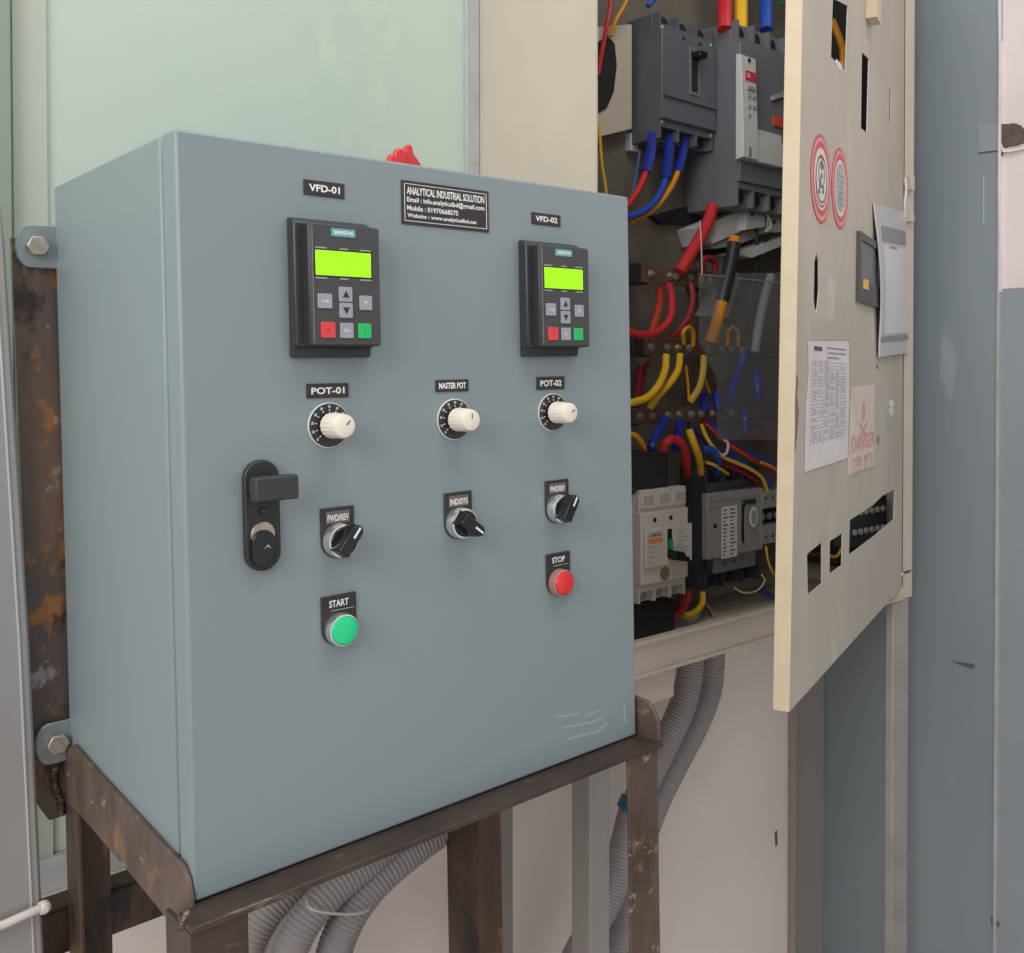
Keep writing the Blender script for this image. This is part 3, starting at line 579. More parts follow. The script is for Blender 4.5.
# door lock handle in black plastic behind the sleeve
a_, b_ = dp(856, 268), dp(877, 268); z0_, z1_ = dp(858, 302)[1], dp(858, 232)[1]
lk = dsheet([[(a_[0], z0_), (b_[0], z0_), (b_[0], z1_), (a_[0], z1_)], [(a_[0]-.015, z0_+.035), (b_[0]+.01, z0_+.035), (b_[0]+.01, z1_-.012), (a_[0]-.015, z1_-.012)]], .0003, .006, 'lock_handle', mat('lock_black', (70, 71, 76), .4), door, 9)
dsheet([[(a_[0]-.015, z0_+.035), (b_[0]+.01, z0_+.035), (b_[0]+.01, z1_-.012), (a_[0]-.015, z1_-.012)]], .0003, .003, 'lock_lever', mat('lock_grey', (104, 106, 110), .4), door, 9)
zz = dp(866, 288)[1]; dsheet([[(a_[0]-.030, zz-.006), (a_[0]-.062, zz-.006), (a_[0]-.062, zz+.010), (a_[0]-.030, zz+.010)]], .006, .009, 'release_button', mat('amber_button', (226, 176, 92), .4), door, 9)
# chips, patches, small stickers
dsheet([dq([(796, 374), (798, 380), (796.5, 395), (798.5, 412), (797, 430), (795.5, 446), (794, 454), (794.4, 432), (794.6, 410), (795, 392)])], .0002, .0008, 'paint_damage', CHIP, door, 9)
dsheet([dq([(811, 320), (853, 318), (853, 384), (850, 386), (849, 340), (811, 340)])], .0002, .0005, 'old_tape_patch', mat('tape_patch', (182, 174, 158), .4), door, 9)
P, *_ = dell(891, 412, 5, 20); dsheet([P], .0002, .0006, 'old_sticker_mark', mat('mark_grey', (176, 174, 168), .5), door, 9)
for cy in (404, 411): 
    P, *_ = dell(891, cy, 2.2, 4.5); dsheet([P], .0006, .001, 'dot_sticker', LABW, door, 9)
P, *_ = dell(878, 440, 1.2, 4); dsheet([P], .0002, .0006, 'paint_damage', CHIP, door, 9)
P, *_ = dell(877, 367, 1.2, 2); dsheet([P], .0002, .0006, 'paint_damage', CHIP, door, 9)
dsheet([dq([(836, 59), (841, 64), (842, 70), (839, 70), (835, 63)])], .0002, .0006, 'paint_damage', LABW, door, 9)
# bracket high on the door and hinge rod with its clip
a_ = dp(868, 10); MBk = [(a_[0]+.02, a_[1]-.02), (a_[0]-.02, a_[1]-.02), (a_[0]-.02, a_[1]+.08), (a_[0]+.02, a_[1]+.08)]
dsheet([MBk], .0003, .018, 'catch_bracket', DOOREDGE, door, 9)
a_ = dp(902.6, 100)
for y0_, y1_ in ((176, 190), (214, 222)):
    c0_, c1_ = dp(905, y1_), dp(905, y0_); dcb(MB().box(XH+.008, XH+.022, YC-.012, YC, at(905, y1_, YC).z, at(905, y0_, YC).z), 'hinge_clip', CREAM, bevel=.001)
dcb(MB().tube([at(905, 178, YC-.008), at(906, 190, YC-.010), at(904.5, 205, YC-.010), at(905, 217, YC-.008)], .003), 'hinge_hook', SILVER)
dcb(MB().box(XH-.003, XH+.002, YC-.0005, YC+.004, -.02, ZT-.02), 'hinge_gap', mat('gap_brown', (92, 66, 50), .8))
# grey stand of the cream cabinet
s2 = thing('tube_stand', 'grey square-tube stand under the cream distribution cabinet', 'stand', (.667, YC, ZF))
def s2b(mb, name, m, **k): o = mb.build(name, m, s2, **k); o.data.transform(Matrix.Translation((-.667, -YC, -ZF))); return o
for x0_, x1_, y0_, y1_ in ((.667, .707, YC, YC+.04), (.664, .704, .495, .535), (1.500, 1.5615, YC, YC+.017)):
    s2b(MB().box(x0_, x1_, y0_, y1_, ZF, ZB-.001), 'leg', LEGM if x0_ < 1 else mat('leg_light', (168, 160, 156), .5, noise=.5, nscale=10), bevel=.002)
s2b(MB().box(.707, .86, YC+.012, YC+.040, -.098, -.050), 'cross_bar', CREAM, bevel=.002)
s2b(MB().box(.707, 1.500, .497, .533, -.085, -.050), 'rear_bar', LEGM, bevel=.002)

# ------------------------------------------------------------------ breakers
def px_box(x0, y0, x1, y1, Y): a, c = at(x0, y0, Y), at(x1, y1, Y); return a.x, c.x, c.z, a.z
def local_thing(name, label, cat, x, y, z): return thing(name, label, cat, (x, y, z))
class Loc:
    def __init__(s, root): s.r = root; s.o = Vector(root.location)
    def __call__(s, mb, name, m, parent=None, **k):
        o = mb.build(name, m, parent or s.r, **k); o.data.transform(Matrix.Translation(-s.o)); return o
def poles_body(L, m, x0, x1, z0, z1, yf, n=3, tz=.16, td=.022, cap=.0, mt=None):
    """stepped moulded case: full-depth middle, lower terminal blocks with barriers at both ends"""
    h = z1-z0; a, c = z0+h*tz, z1-h*tz
    body = L(MB().prism([(MPY, z0), (yf+td, z0), (yf+td, a), (yf, a), (yf, c), (yf+td, c), (yf+td, z1), (MPY, z1)], 0, x0, x1), 'case', m, bevel=.0015)
    w_ = (x1-x0)/n; e = .0006
    for za_, zb_2, zc_, zd_ in ((z0, a, a-.012, a), (c, z1, c, c+.012)):     # comb of barriers in front of the terminals
        zo, zi = (za_+e, zc_) if za_ == z0 else (zb_2-e, zd_); zl = zd_ if za_ == z0 else zc_
        P_ = [(x0+e, zl), (x0+e, zo)]
        for k in range(n):
            p0_, p1_ = x0+w_*k+(.0045 if k == 0 else .003), x0+w_*(k+1)-(.0045 if k == n-1 else .003)
            P_ += [(p0_, zo), (p0_, zi), (p1_, zi), (p1_, zo)]
        P_ += [(x1-e, zo), (x1-e, zl)]
        L(MB().prism(P_, 1, yf+.006, yf+td+.001), 'terminal_barrier', mt or m)
    for za_ in (z0+h*tz*.42, z1-h*tz*.42):
        for k in range(n): xx = x0+w_*(k+.5); L(MB().cyl((xx, yf+td, za_), (xx, yf+td-.003, za_), w_*.24, 14), 'terminal_screw', DARK if m is not WDEV else DIM)
    return a, c
# dark grey breaker, upper left
Yf = .4043; x0, x1 = .9607, at(716, 80, Yf).x; z0, z1 = .823, 1.043
b1 = thing('circuit_breaker', 'dark grey three-pole breaker at the top left of the open cabinet', 'circuit breaker', (x0, MPY, z0), group='breakers in the open cabinet'); L = Loc(b1)
a, c = poles_body(L, DEV, x0, x1, z0, z1, Yf, tz=.15)
L(MB().box(x0+.002, x1-.002, Yf-.004, Yf, a+.040, a+.045).box(x0+.002, x1+.001, Yf-.002, Yf, a+.002, a+.006), 'cover_ridge', DEV)
tx0 = at(689, 60, Yf).x; L(MB().box(tx0, tx0+.030, Yf-.0015, Yf, a+.055, c-.015), 'toggle_frame', DEV2, bevel=.0008)
L(MB().box(tx0+.006, tx0+.020, Yf-.003, Yf-.001, a+.062, c-.022), 'toggle_slot', DARK)
L(MB().box(tx0+.004, tx0+.026, Yf-.022, Yf, c-.036, c-.024), 'toggle', BLACKG, bevel=.002)
for k in (0, 1): L(MB().cyl((x0+.055+.045*k, Yf, c-.004), (x0+.055+.045*k, Yf-.001, c-.004), .003, 10), 'screw_hole', DARK)
for xx, zz in ((x0+.006, c+.006), (x1-.008, c+.004), (x0+.006, a-.004), (x1-.008, a-.006)): L(MB().cyl((xx, Yf+.008, zz), (xx, Yf+.005, zz), .003, 10), 'case_screw', SILVER)
# large grey breaker with white side module
Yf = .3529; x0, x1 = 1.1101, 1.30; z0, z1 = .718, 1.052
b2 = thing('circuit_breaker', 'large grey breaker with a tall white accessory panel and red label', 'circuit breaker', (x0, MPY, z0), group='breakers in the open cabinet'); L = Loc(b2)
a, c = poles_body(L, DEV2, x0, x1, z0, z1, Yf, n=4, tz=.13)
p = px_box(741, 52, 769, 165, Yf-.012)
wm = L(MB().prism([(Yf-.0, p[2]), (Yf-.018, p[2]+.002), (Yf-.018, p[2]+.05), (Yf-.012, p[3]-.004), (Yf, p[3])], 0, p[0]-.0, p[0]+.042), 'accessory_panel', WPL, bevel=.001)
L(MB().box(p[0]+.042, p[0]+.12, Yf-.016, Yf, p[2], p[2]+.045).box(p[0]+.046, p[0]+.12, Yf-.012, Yf, p[2]+.045, p[2]+.060), 'accessory_base', WPL, bevel=.001)
rz = at(755, 78, Yf-.014).z
L(MB().box(p[0]+.010, p[0]+.040, Yf-.0165, Yf-.012, rz-.008, rz+.008), 'red_label', REDI)
L(add_text(MB(), 'LS', p[0]+.012, p[0]+.020, rz-.004, rz+.004, Yf-.0168), 'lettering', WHITE, smoothf=False)
mb = MB()
for dz, xs in ((-.022, (.014, .034)), (-.036, (.014, .021)), (-.036, (.028, .035)), (-.055, (.014, .021)), (-.055, (.028, .035)), (-.072, (.014, .021))): mb.box(p[0]+xs[0], p[0]+xs[1], Yf-.0186, Yf-.0140, rz+dz-.003, rz+dz+.003)
L(mb, 'printed_marks', mat('mark_ink', (150, 150, 152), .6))
L(MB().cyl((p[0]+.022, Yf-.010, p[3]-.010), (p[0]+.022, Yf-.0145, p[3]-.010), .0035, 12), 'screw_hole', DARK)
L(MB().box(p[0]+.016, p[0]+.022, Yf-.0185, Yf-.012, p[2]+.004, p[2]+.022), 'module_slot', mat('slot_grey', (120, 120, 122), .5))
q = at(775, 121, Yf-.003); L(MB().prism(rrect(q.x-.004, q.x+.030, q.z-.009, q.z+.009, .002), 1, Yf-.004, Yf), 'trip_button', mat('trip_red', (206, 70, 56), .4))
q = at(772, 98, Yf-.003); L(MB().prism([(q.x, q.z-.004), (q.x+.06, q.z+.018), (q.x+.06, q.z+.028), (q.x, q.z+.004)], 1, Yf-.006, Yf), 'toggle_edge', DIM)
# white three-pole breaker, lower left
Yf = .380; x0, x1 = at(641, 540, Yf).x, at(688, 540, Yf).x; z0, z1 = at(664, 600, Yf).z, at(664, 492, Yf).z
b3 = thing('circuit_breaker', 'white three-pole breaker with orange logo at the lower left of the open cabinet', 'circuit breaker', (x0, MPY, z0), group='breakers in the open cabinet'); L = Loc(b3)
a, c = poles_body(L, WDEV, x0, x1, z0, z1, Yf, tz=.17, td=.018)
w_ = (x1-x0); mb = MB()
for k in range(3): mb.box(x0+w_*(k/3)+.003, x0+w_*((k+1)/3)-.003, Yf+.002, Yf+.02, c+.006, z1+.006)
L(mb, 'terminal_cap', WDEV, bevel=.0015)
mb = MB()
for k in range(3):
    for j in range(6): xx = x0+w_*(k/3)+.010+j*.004; mb.box(xx, xx+.0012, Yf+.0012, Yf+.003, c+.012, z1-.004)
L(mb, 'vent_slots', mat('vent', (150, 146, 140), .6))
m0, m1 = z0+(z1-z0)*.33, z0+(z1-z0)*.68
L(MB().box(x0+.004, x1+.004, Yf-.006, Yf, m0, m1), 'front_plate', WDEV, bevel=.0008)
L(MB().box(x0+.008, x0+w_*.40, Yf-.0068, Yf-.005, m0+.004, m1-.003), 'name_label', mat('label_warm', (196, 190, 182), .6))
L(MB().box(x0+.011, x0+w_*.38, Yf-.0072, Yf-.006, m1-.024, m1-.016), 'orange_logo', ORI)
L(add_text(MB(), 'LS ABH103c', x0+.012, x0+w_*.36, m1-.013, m1-.007, Yf-.0073), 'lettering', INK, smoothf=False)
mb = MB()
for k in range(4): mb.box(x0+.012, x0+w_*(.2+.1*(k % 2)), Yf-.0072, Yf-.006, m0+.008+k*.0085, m0+.0098+k*.0085)
for k in range(8): mb.box(x0+w_*.72, x0+w_*(.85+.06*(k % 3)), Yf-.0064, Yf-.005, m0+.012+k*.0062, m0+.0132+k*.0062)
L(mb, 'printed_marks', PT)
tx = x0+w_*.53
L(MB().box(tx-.004, tx+.007, Yf-.0066, Yf-.004, m0+.012, m1-.004), 'toggle_slot', BLACKG); L(MB().box(tx-.002, tx+.007, Yf-.0090, Yf-.005, m0+.026, m0+.043), 'toggle_flag', mat('flag_green', (40, 150, 96), .4))
L(MB().prism([(tx-.004, m0+.010), (tx+.032, m0+.002), (tx+.036, m0+.010), (tx+.026, m0+.013), (tx+.022, m0+.020), (tx-.002, m0+.026)], 1, Yf-.024, Yf-.006), 'toggle', BLACKG, bevel=.002)
L(MB().cyl((x0+w_*.49, Yf, z0+(z1-z0)*.245), (x0+w_*.49, Yf-.001, z0+(z1-z0)*.245), .0115, 24), 'round_sticker', BRON)
for k in (.28, .62): L(MB().cyl((x0+w_*k, Yf, c-.014), (x0+w_*k, Yf-.001, c-.014), .0042, 12), 'screw_hole', DARK)
# charcoal breaker, lower right
Yf = .4181; x0, x1 = 1.1002, 1.262; z0, z1 = .012, .238
b4 = thing('circuit_breaker', 'charcoal breaker with light grey cover and tall white data label, lower right in cabinet', 'circuit breaker', (x0, MPY, z0), group='breakers in the open cabinet'); L = Loc(b4)
a, c = poles_body(L, DEV3, x0, x1, z0, z1, Yf, tz=.17)
p = px_box(706.5, 493, 762, 561, Yf-.012); p = (p[0], p[1], at(707, 560, Yf-.012).z, at(707, 494, Yf-.012).z)
L(MB().box(p[0], p[1], Yf-.014, Yf, p[2], p[3]), 'front_cover', DEVF, bevel=.0015)
L(MB().box(p[0]+.002, p[1], Yf-.0155, Yf-.012, p[3]-.014, p[3]-.009).box(p[0]+.002, p[1], Yf-.0155, Yf-.012, p[3]-.026, p[3]-.023), 'cover_ridge', DEVF)
q = px_box(722, 507, 737, 556, Yf-.015); L(MB().box(q[0], q[1], Yf-.0150, Yf-.013, q[2], q[3]), 'data_label', LABW)
mb = MB()
for k in range(13):
    for s0 in (.08, .55): mb.box(q[0]+(q[1]-q[0])*s0, q[0]+(q[1]-q[0])*(s0+random.uniform(.12, .36)), Yf-.0153, Yf-.0145, q[2]+(q[3]-q[2])*(.05+.072*k), q[2]+(q[3]-q[2])*(.07+.072*k)+.0008)
L(mb, 'printed_marks', INK)
q = at(741.5, 524, Yf-.014); L(MB().prism([(q.x, q.z+.045), (q.x+.012, q.z+.045), (q.x+.006, q.z+.02), (q.x+.006, q.z-.02), (q.x+.008, q.z-.042), (q.x, q.z-.03)], 1, Yf-.0152, Yf-.013), 'toggle_slot', BLACKG)
L(MB().box(q.x+.004, q.x+.040, Yf-.0175, Yf-.012, q.z+.036, q.z+.045), 'toggle', BLACKG, bevel=.001)
q = at(753, 517, Yf-.020); L(MB().prism([(q.x+.012*cos(a_), q.z+.020*sin(a_)) for a_ in [k*pi/12 for k in range(24)]], 1, Yf-.022, Yf-.020), 'oval_tag', LABW)
L(MB().prism([(q.x+.008*cos(a_), q.z+.014*sin(a_)) for a_ in [k*pi/12 for k in range(24)]], 1, Yf-.0224, Yf-.0218), 'oval_tag_centre', DIM)
q = at(715, 526, Yf-.014); L(MB().cyl((q.x, Yf-.013, q.z), (q.x, Yf-.0150, q.z), .0045, 12), 'screw_hole', DARK)
q = at(768, 533, Yf-.012); L(MB().cyl((q.x-.002, Yf-.013, q.z), (q.x-.002, Yf-.0150, q.z), .0045, 12), 'screw_hole', REDI)
q = px_box(714, 561, 758, 574, Yf-.006); L(MB().box(q[0], q[1]-.01, Yf-.008, Yf, p[2]-.030, p[2]-.001), 'lower_cover', mat('lower_cover', (118, 116, 114), .5), bevel=.001)
mb = MB(); zz = p[2]-.014
for k in range(3): mb.box(q[0]+.024+k*.026, q[0]+.036+k*.026, Yf-.0085, Yf-.007, zz-.003+.001*k, zz+.004)
L(mb, 'cover_marks', INK)
# small white switch beside it
Yf2 = .402; q = px_box(762, 493, 790, 548, Yf2); x0 = q[0]; z0, z1 = at(766, 546, Yf2).z, at(766, 489, Yf2).z
b5 = thing('auxiliary_switch', 'small light grey switch block with dark terminals right of the charcoal breaker', 'switch', (x0, MPY, z0)); L = Loc(b5)
L(MB().box(x0, x0+.09, Yf2+.012, MPY, z0, z1).box(x0, x0+.09, Yf2, MPY, z0+.004, z0+.040).box(x0, x0+.09, Yf2, MPY, z1-.038, z1-.004), 'case', DEVF, bevel=.001)
L(MB().box(x0+.002, x0+.09, Yf2+.010, Yf2+.013, z0+.042, z1-.040), 'recess', BLACKG)
for k in range(3): L(MB().lathe((x0+.012+.022*k, Yf2+.012, (z0+z1)/2), (0, -1, 0), [(0, .007), (.006, .007), (.008, .004)], 14), 'rocker', DEV2)
for zz in (z0+.018, z1-.018):
    for k in range(3): L(MB().cyl((x0+.012+.022*k, Yf2, zz), (x0+.012+.022*k, Yf2-.0015, zz), .0035, 10), 'terminal_screw', INK)
# white relay boxes at a slant
def slanted(name, label, P, y0, y1, m, hole=None):
    pts = [at(x, y, y0) for x, y in P]; o = thing(name, label, 'relay', (pts[0].x, y1, min(v.z for v in pts)), group='white relay boxes under the large breaker'); L = Loc(o)
    L(MB().prism([(v.x, v.z) for v in pts], 1, y0, y1), 'case', m, bevel=.0012)
    if hole: h = at(*hole, y0); L(MB().cyl((h.x, y0, h.z), (h.x, y0-.001, h.z), .004, 10), 'screw_hole', DARK)
    return L, pts
L, P_ = slanted('relay_box', 'white plastic relay box with a front screw hole under the large breaker', [(746, 206), (757, 203), (765, 214), (765, 227), (746, 230)], .395, MPY-.001, WPL, (752, 214))
def wbox(P, Y0, Y1): return MB().prism([(v.x, v.z) for v in [at(*q, Y0) for q in P]], 1, Y0, Y1)
L(wbox([(706, 226), (746, 207), (746, 230), (712, 244)], .415, MPY-.001), 'case_wing', WPL, bevel=.001)
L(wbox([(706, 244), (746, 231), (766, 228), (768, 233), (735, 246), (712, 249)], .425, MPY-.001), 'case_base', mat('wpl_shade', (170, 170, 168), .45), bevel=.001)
L, P_ = slanted('relay_box', 'white plastic relay box half hidden by the cream door edge', [(768, 213), (785, 212), (785, 232), (768, 232)], .400, MPY-.001, WPL, (774, 222))
L, P_ = slanted('carrier_strip', 'white plastic carrier strip hanging lowest under the relay boxes', [(733, 254), (790, 234), (790, 243), (752, 258)], .405, MPY-.001, WPL)
o_ = thing('cable_duct', 'grey-white cable duct cover slanting behind the acrylic sheet', 'cable duct', at(690, 320, .47)); L = Loc(o_)
L(wbox([(702, 262), (724, 258), (742, 276), (728, 318), (700, 316), (712, 290)], .47, .485), 'cover', mat('duct_white', (176, 174, 172), .5), bevel=.001)
o_ = thing('terminal_block', 'black terminal shroud standing on the white breaker', 'terminal cover', at(634, 490, .40)); L = Loc(o_)
L(wbox([(625, 452), (668, 452), (668, 497), (655, 497), (648, 493), (625, 491)], .392, MPY-.001), 'cover', BLACK, bevel=.001)
o_ = thing('terminal_block', 'black terminal shroud hanging below the white breaker', 'terminal cover', at(636, 650, .40)); L = Loc(o_)
L(wbox([(628, 598), (676, 600), (674, 640), (628, 655)], .405, MPY-.001), 'cover', BLACK, bevel=.001)
o_ = thing('inner_panel', 'cream inner panel at the top left inside the open cabinet', 'panel', at(596, 140, .47)); L = Loc(o_)
L(wbox([(590, 28), (632, 24), (632, 129), (590, 139)], .468, MPY), 'sheet', CREAM, bevel=.001)
o_ = thing('breaker_bracket', 'dark bracket box above the red cables beside the large breaker', 'bracket', at(626, 140, .46)); L = Loc(o_)
L(wbox([(630, 133), (638, 133), (638, 152), (630, 150)], .478, MPY-.0005), 'foot', WPL)
o_ = thing('shade_strip', 'dark strip painted in as shade on the plate under the large breaker', 'shade strip', at(640, 232, .47)); L = Loc(o_)  # flat dark piece painting the shade beneath the large breaker
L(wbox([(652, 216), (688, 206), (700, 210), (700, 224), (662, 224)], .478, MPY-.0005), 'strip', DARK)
# acrylic guard
o_ = thing('acrylic_guard', 'clear acrylic guard sheet standing in front of the busbars', 'guard sheet', at(770, 440, .385)); L = Loc(o_)
A = [at(*p, .385) for p in ((700, 274), (800, 272), (800, 440), (718, 440), (718, 380), (700, 340))]
L(MB().prism([(v.x, v.z) for v in A], 1, .385, .388), 'sheet', ACR)
p = at(700, 274, .385); q = at(790, 272, .385); L(MB().box(p.x, q.x, .3845, .3885, p.z-.0015, p.z+.001), 'polished_edge', mat('acrylic_edge', (150, 156, 156), .3, alpha=.7))
# ------------------------------------------------------------------ busbars
def busbar(lab, xa_, ya, xb, yb, hpx, bolts, Y=.425):
    p, q = at(xa_, ya, Y), at(xb, yb, Y); h = hpx/2/700; zc = (p.z+q.z)/2
    o = thing('busbar', lab, 'busbar', (p.x, MPY, zc), group='brown busbars in the open cabinet'); L = Loc(o)
    L(MB().box(p.x, q.x, Y, Y+.010, zc-h, zc+h), 'bar', BUS, bevel=.001)
    L(MB().box(p.x-.028, p.x+.02, Y+.006, MPY, zc-h*1.2, zc+h*1.2), 'insulator', BLACK, bevel=.002)
    L(MB().box(q.x-.03, q.x, Y+.010, MPY, zc-h, zc+h), 'insulator', BLACK, bevel=.002)
    for bx_ in bolts:
        v = at(bx_, (ya+yb)/2, Y); L(MB().cyl((v.x, Y, zc), (v.x, Y-.0015, zc), .0075, 14).cyl((v.x, Y-.0015, zc), (v.x, Y-.006, zc), .0052, 6), 'bolt', BOLT, bevel=.0004)
    return p, q, zc
busbar('top brown busbar with the thick red cable bolted on', 643, 279, 722, 276, 21, (651, 670, 676, 690, 702, 711))
busbar('middle brown busbar between the red and the yellow cables', 646, 351, 778, 347, 20, (651, 667, 678, 689, 709, 721, 731, 742))
busbar('lowest brown busbar above the blue sleeved cables', 634, 415, 778, 412, 19, (640, 652, 668, 679, 691, 701, 712, 731))

# ------------------------------------------------------------------ cables
def cable(label, m, pts, rpx, name='cable', cat='cable', group='power cables in the open cabinet', n=10, ends=None):
    V = [at(x, y, Y) for x, y, Y in pts]; d = sum((v-CAM_LOC).length for v in V)/len(V); r = rpx*d/F*.5*.95
    o = MB().tube(V, r, n).build(name, m); tag(o, label, cat, group); 
    if ends: ends(o, V, r)
    return o, V, r
def sleeve_on(o, V, r, m, name='heat_shrink_sleeve'): MB().tube(V, r*1.12, 10).build(name, m, o)
# top left loose wires
cable('red wire rising at the top left corner of the open cabinet', CR, [(598, 75, .46), (602, 52, .455), (607, 25, .45), (611, 0, .45), (614, -25, .45)], 4.5)
cable('amber wire beside the red one at the top left corner', CYO, [(611, 36, .455), (616, 20, .45), (624, 6, .45), (632, -15, .45)], 4.5)
cable('yellow wire hanging down the left wall of the open cabinet', CY, [(598, 122, .465), (600, 140, .465), (602, 165, .465), (606, 192, .465), (607, 230, .465)], 3.5)
cable('short blue wire behind the top of the dark grey breaker', CB, [(648, 6, .44), (656, -4, .44), (662, -20, .44)], 5)
# feeders of the large breaker
for lab, m, x, w_ in (('thick red cable entering the top of the large breaker', CR, 725, 15), ('thick yellow cable entering the top of the large breaker', CY, 741, 13), ('thick blue cable entering the top of the large breaker', CB, 766, 13)):
    cable(lab, m, [(x, 30, .385), (x, 18, .39), (x, 6, .40), (x, -10, .41), (x+1, -40, .42)], w_)
cable('thin green wire at the very top right of the open cabinet', CG, [(778, 4, .40), (785, 3, .40), (800, 1, .40)], 3)
# under the dark grey breaker
o, V, r = cable('dark red cable with blue sleeve under the dark grey breaker, left', CR, [(652, 134, .43), (651, 150, .425), (646, 172, .42), (637, 192, .42), (626, 207, .42)], 7); sleeve_on(o, V[:3], r*1.4, CBH)
o, V, r = cable('blue cable with blue sleeve under the dark grey breaker, middle', CB, [(668, 134, .43), (669, 150, .425), (666, 178, .42), (656, 200, .42), (640, 213, .42), (622, 218, .42)], 7); sleeve_on(o, V[:3], r*1.4, CBH)
o, V, r = cable('amber cable with blue sleeve under the dark grey breaker, right', CYO, [(684, 134, .43), (683, 152, .425), (678, 172, .42), (668, 192, .42), (652, 210, .425), (630, 222, .43)], 6); sleeve_on(o, V[:3], r*1.4, CBH)
cable('thin pale blue wire behind the sleeved cables', mat('cable_pale_blue', (70, 110, 170), .4), [(640, 150, .465), (637, 170, .465), (632, 195, .465), (626, 215, .465)], 3)
# busbar cables
o, V, r = cable('thick red cable dropping from the relay boxes to the top busbar', CR, [(713, 206, .405), (708, 222, .405), (699, 240, .405), (688, 258, .41), (680, 272, .413)], 13)
cable('thin white cable tie tail hanging over the top busbar', mat('tie_white', (206, 196, 188), .5), [(700, 221, .395), (701.5, 250, .395), (702, 278, .395)], 1.4, name='cable_tie', cat='cable tie', group='cable ties in the open cabinet')
o, V, r = cable('short dark red cable loop with a lug right of the thick red cable', CRD, [(703, 275, .415), (702, 262, .41), (708, 258, .41), (715, 262, .41), (715, 274, .415)], 7)
cable('orange-red cable behind the red loop under the top busbar', CRO, [(660, 286, .44), (659, 305, .445), (655, 322, .45), (650, 336, .455)], 8)
cable('red cable looping left from the top busbar', CR, [(669, 283, .41), (672, 300, .405), (670, 318, .40), (660, 330, .40), (645, 335, .40), (626, 331, .40)], 8)
cable('dark red cable curving down from the top busbar', CRD, [(691, 283, .415), (693, 300, .41), (688, 318, .41), (677, 332, .42), (664, 342, .435)], 7)
o, V, r = cable('thick cable with black sleeve and amber end reaching the middle busbar', CYO, [(735, 238, .395), (731, 262, .39), (725, 288, .39), (718, 318, .395), (711, 341, .41)], 13)
MB().tube([V[0].lerp(V[1], .25), V[1], V[2], V[2].lerp(V[3], .45)], r*1.1, 12).build('black_sleeve', BLACK, o)
for i, (x, lab) in enumerate(((688, 'left'), (722, 'middle'), (733, 'right'))):
    cable('small amber wire hook on the middle busbar, %s of three' % lab, CYO, [(x-4, 344, .418), (x-5, 333, .412), (x, 327, .41), (x+5, 332, .412), (x+5, 346, .418)], 3.6 if i else 5)
cable('bright yellow cable curving left below the middle busbar', CY, [(666, 355, .412), (665, 370, .405), (658, 386, .40), (646, 398, .40), (626, 404, .40)], 8)
cable('second yellow cable beside the bright yellow one', CY, [(680, 354, .412), (678, 370, .408), (669, 384, .41), (658, 396, .415), (650, 408, .43)], 7.5)
cable('dull yellow cable running from the middle to the lowest busbar', mat('cable_dull_yellow', (188, 158, 62), .45), [(704, 356, .412), (703, 372, .408), (699, 388, .41), (690, 402, .42)], 7.5)
cable('thin amber wire between the middle and lowest busbars', CYO, [(686, 366, .43), (688, 385, .425), (689, 400, .42)], 3)
cable('thin amber wire end right of the dull yellow cable', CYO, [(705, 378, .425), (708, 388, .425), (710, 393, .425)], 2.4)
cable('dark red cable behind the yellow cables, lower left', CRD, [(641, 366, .455), (638, 385, .455), (636, 406, .455)], 7)
cable('dark red cable leaning behind the yellow cables', CRD, [(648, 362, .46), (643, 380, .46), (639, 400, .46)], 5)
cable('grey hose hanging behind the acrylic guard', CGR, [(771, 276, .41), (764, 300, .405), (759, 325, .40), (755, 352, .40)], 10)
cable('dull brown cable lying across the plate under the middle busbar', mat('cable_brown', (116, 96, 62), .5), [(712, 384, .47), (724, 376, .47), (736, 364, .47)], 7)
o, V, r = cable('blue sleeved cable leaning between the middle and lowest busbars', CB, [(746, 345, .43), (741, 365, .425), (734, 385, .42), (727, 405, .42)], 8); sleeve_on(o, V[1:], r, CBH)
cable('blue sleeve stub above the lowest busbar, left', CBH, [(703, 394, .43), (704, 404, .425), (706, 412, .42)], 9)
cable('blue sleeve stub above the lowest busbar, right', CBH, [(716, 392, .43), (717, 402, .425), (718, 410, .42)], 9)
cable('blue sleeved end on the far right of the middle busbar', CBH, [(757, 372, .42), (758, 385, .41), (757, 400, .41)], 9)
cable('blue sleeved end on the far right of the lowest busbar', CBH, [(743, 410, .42), (745, 420, .41), (746, 432, .41)], 8)
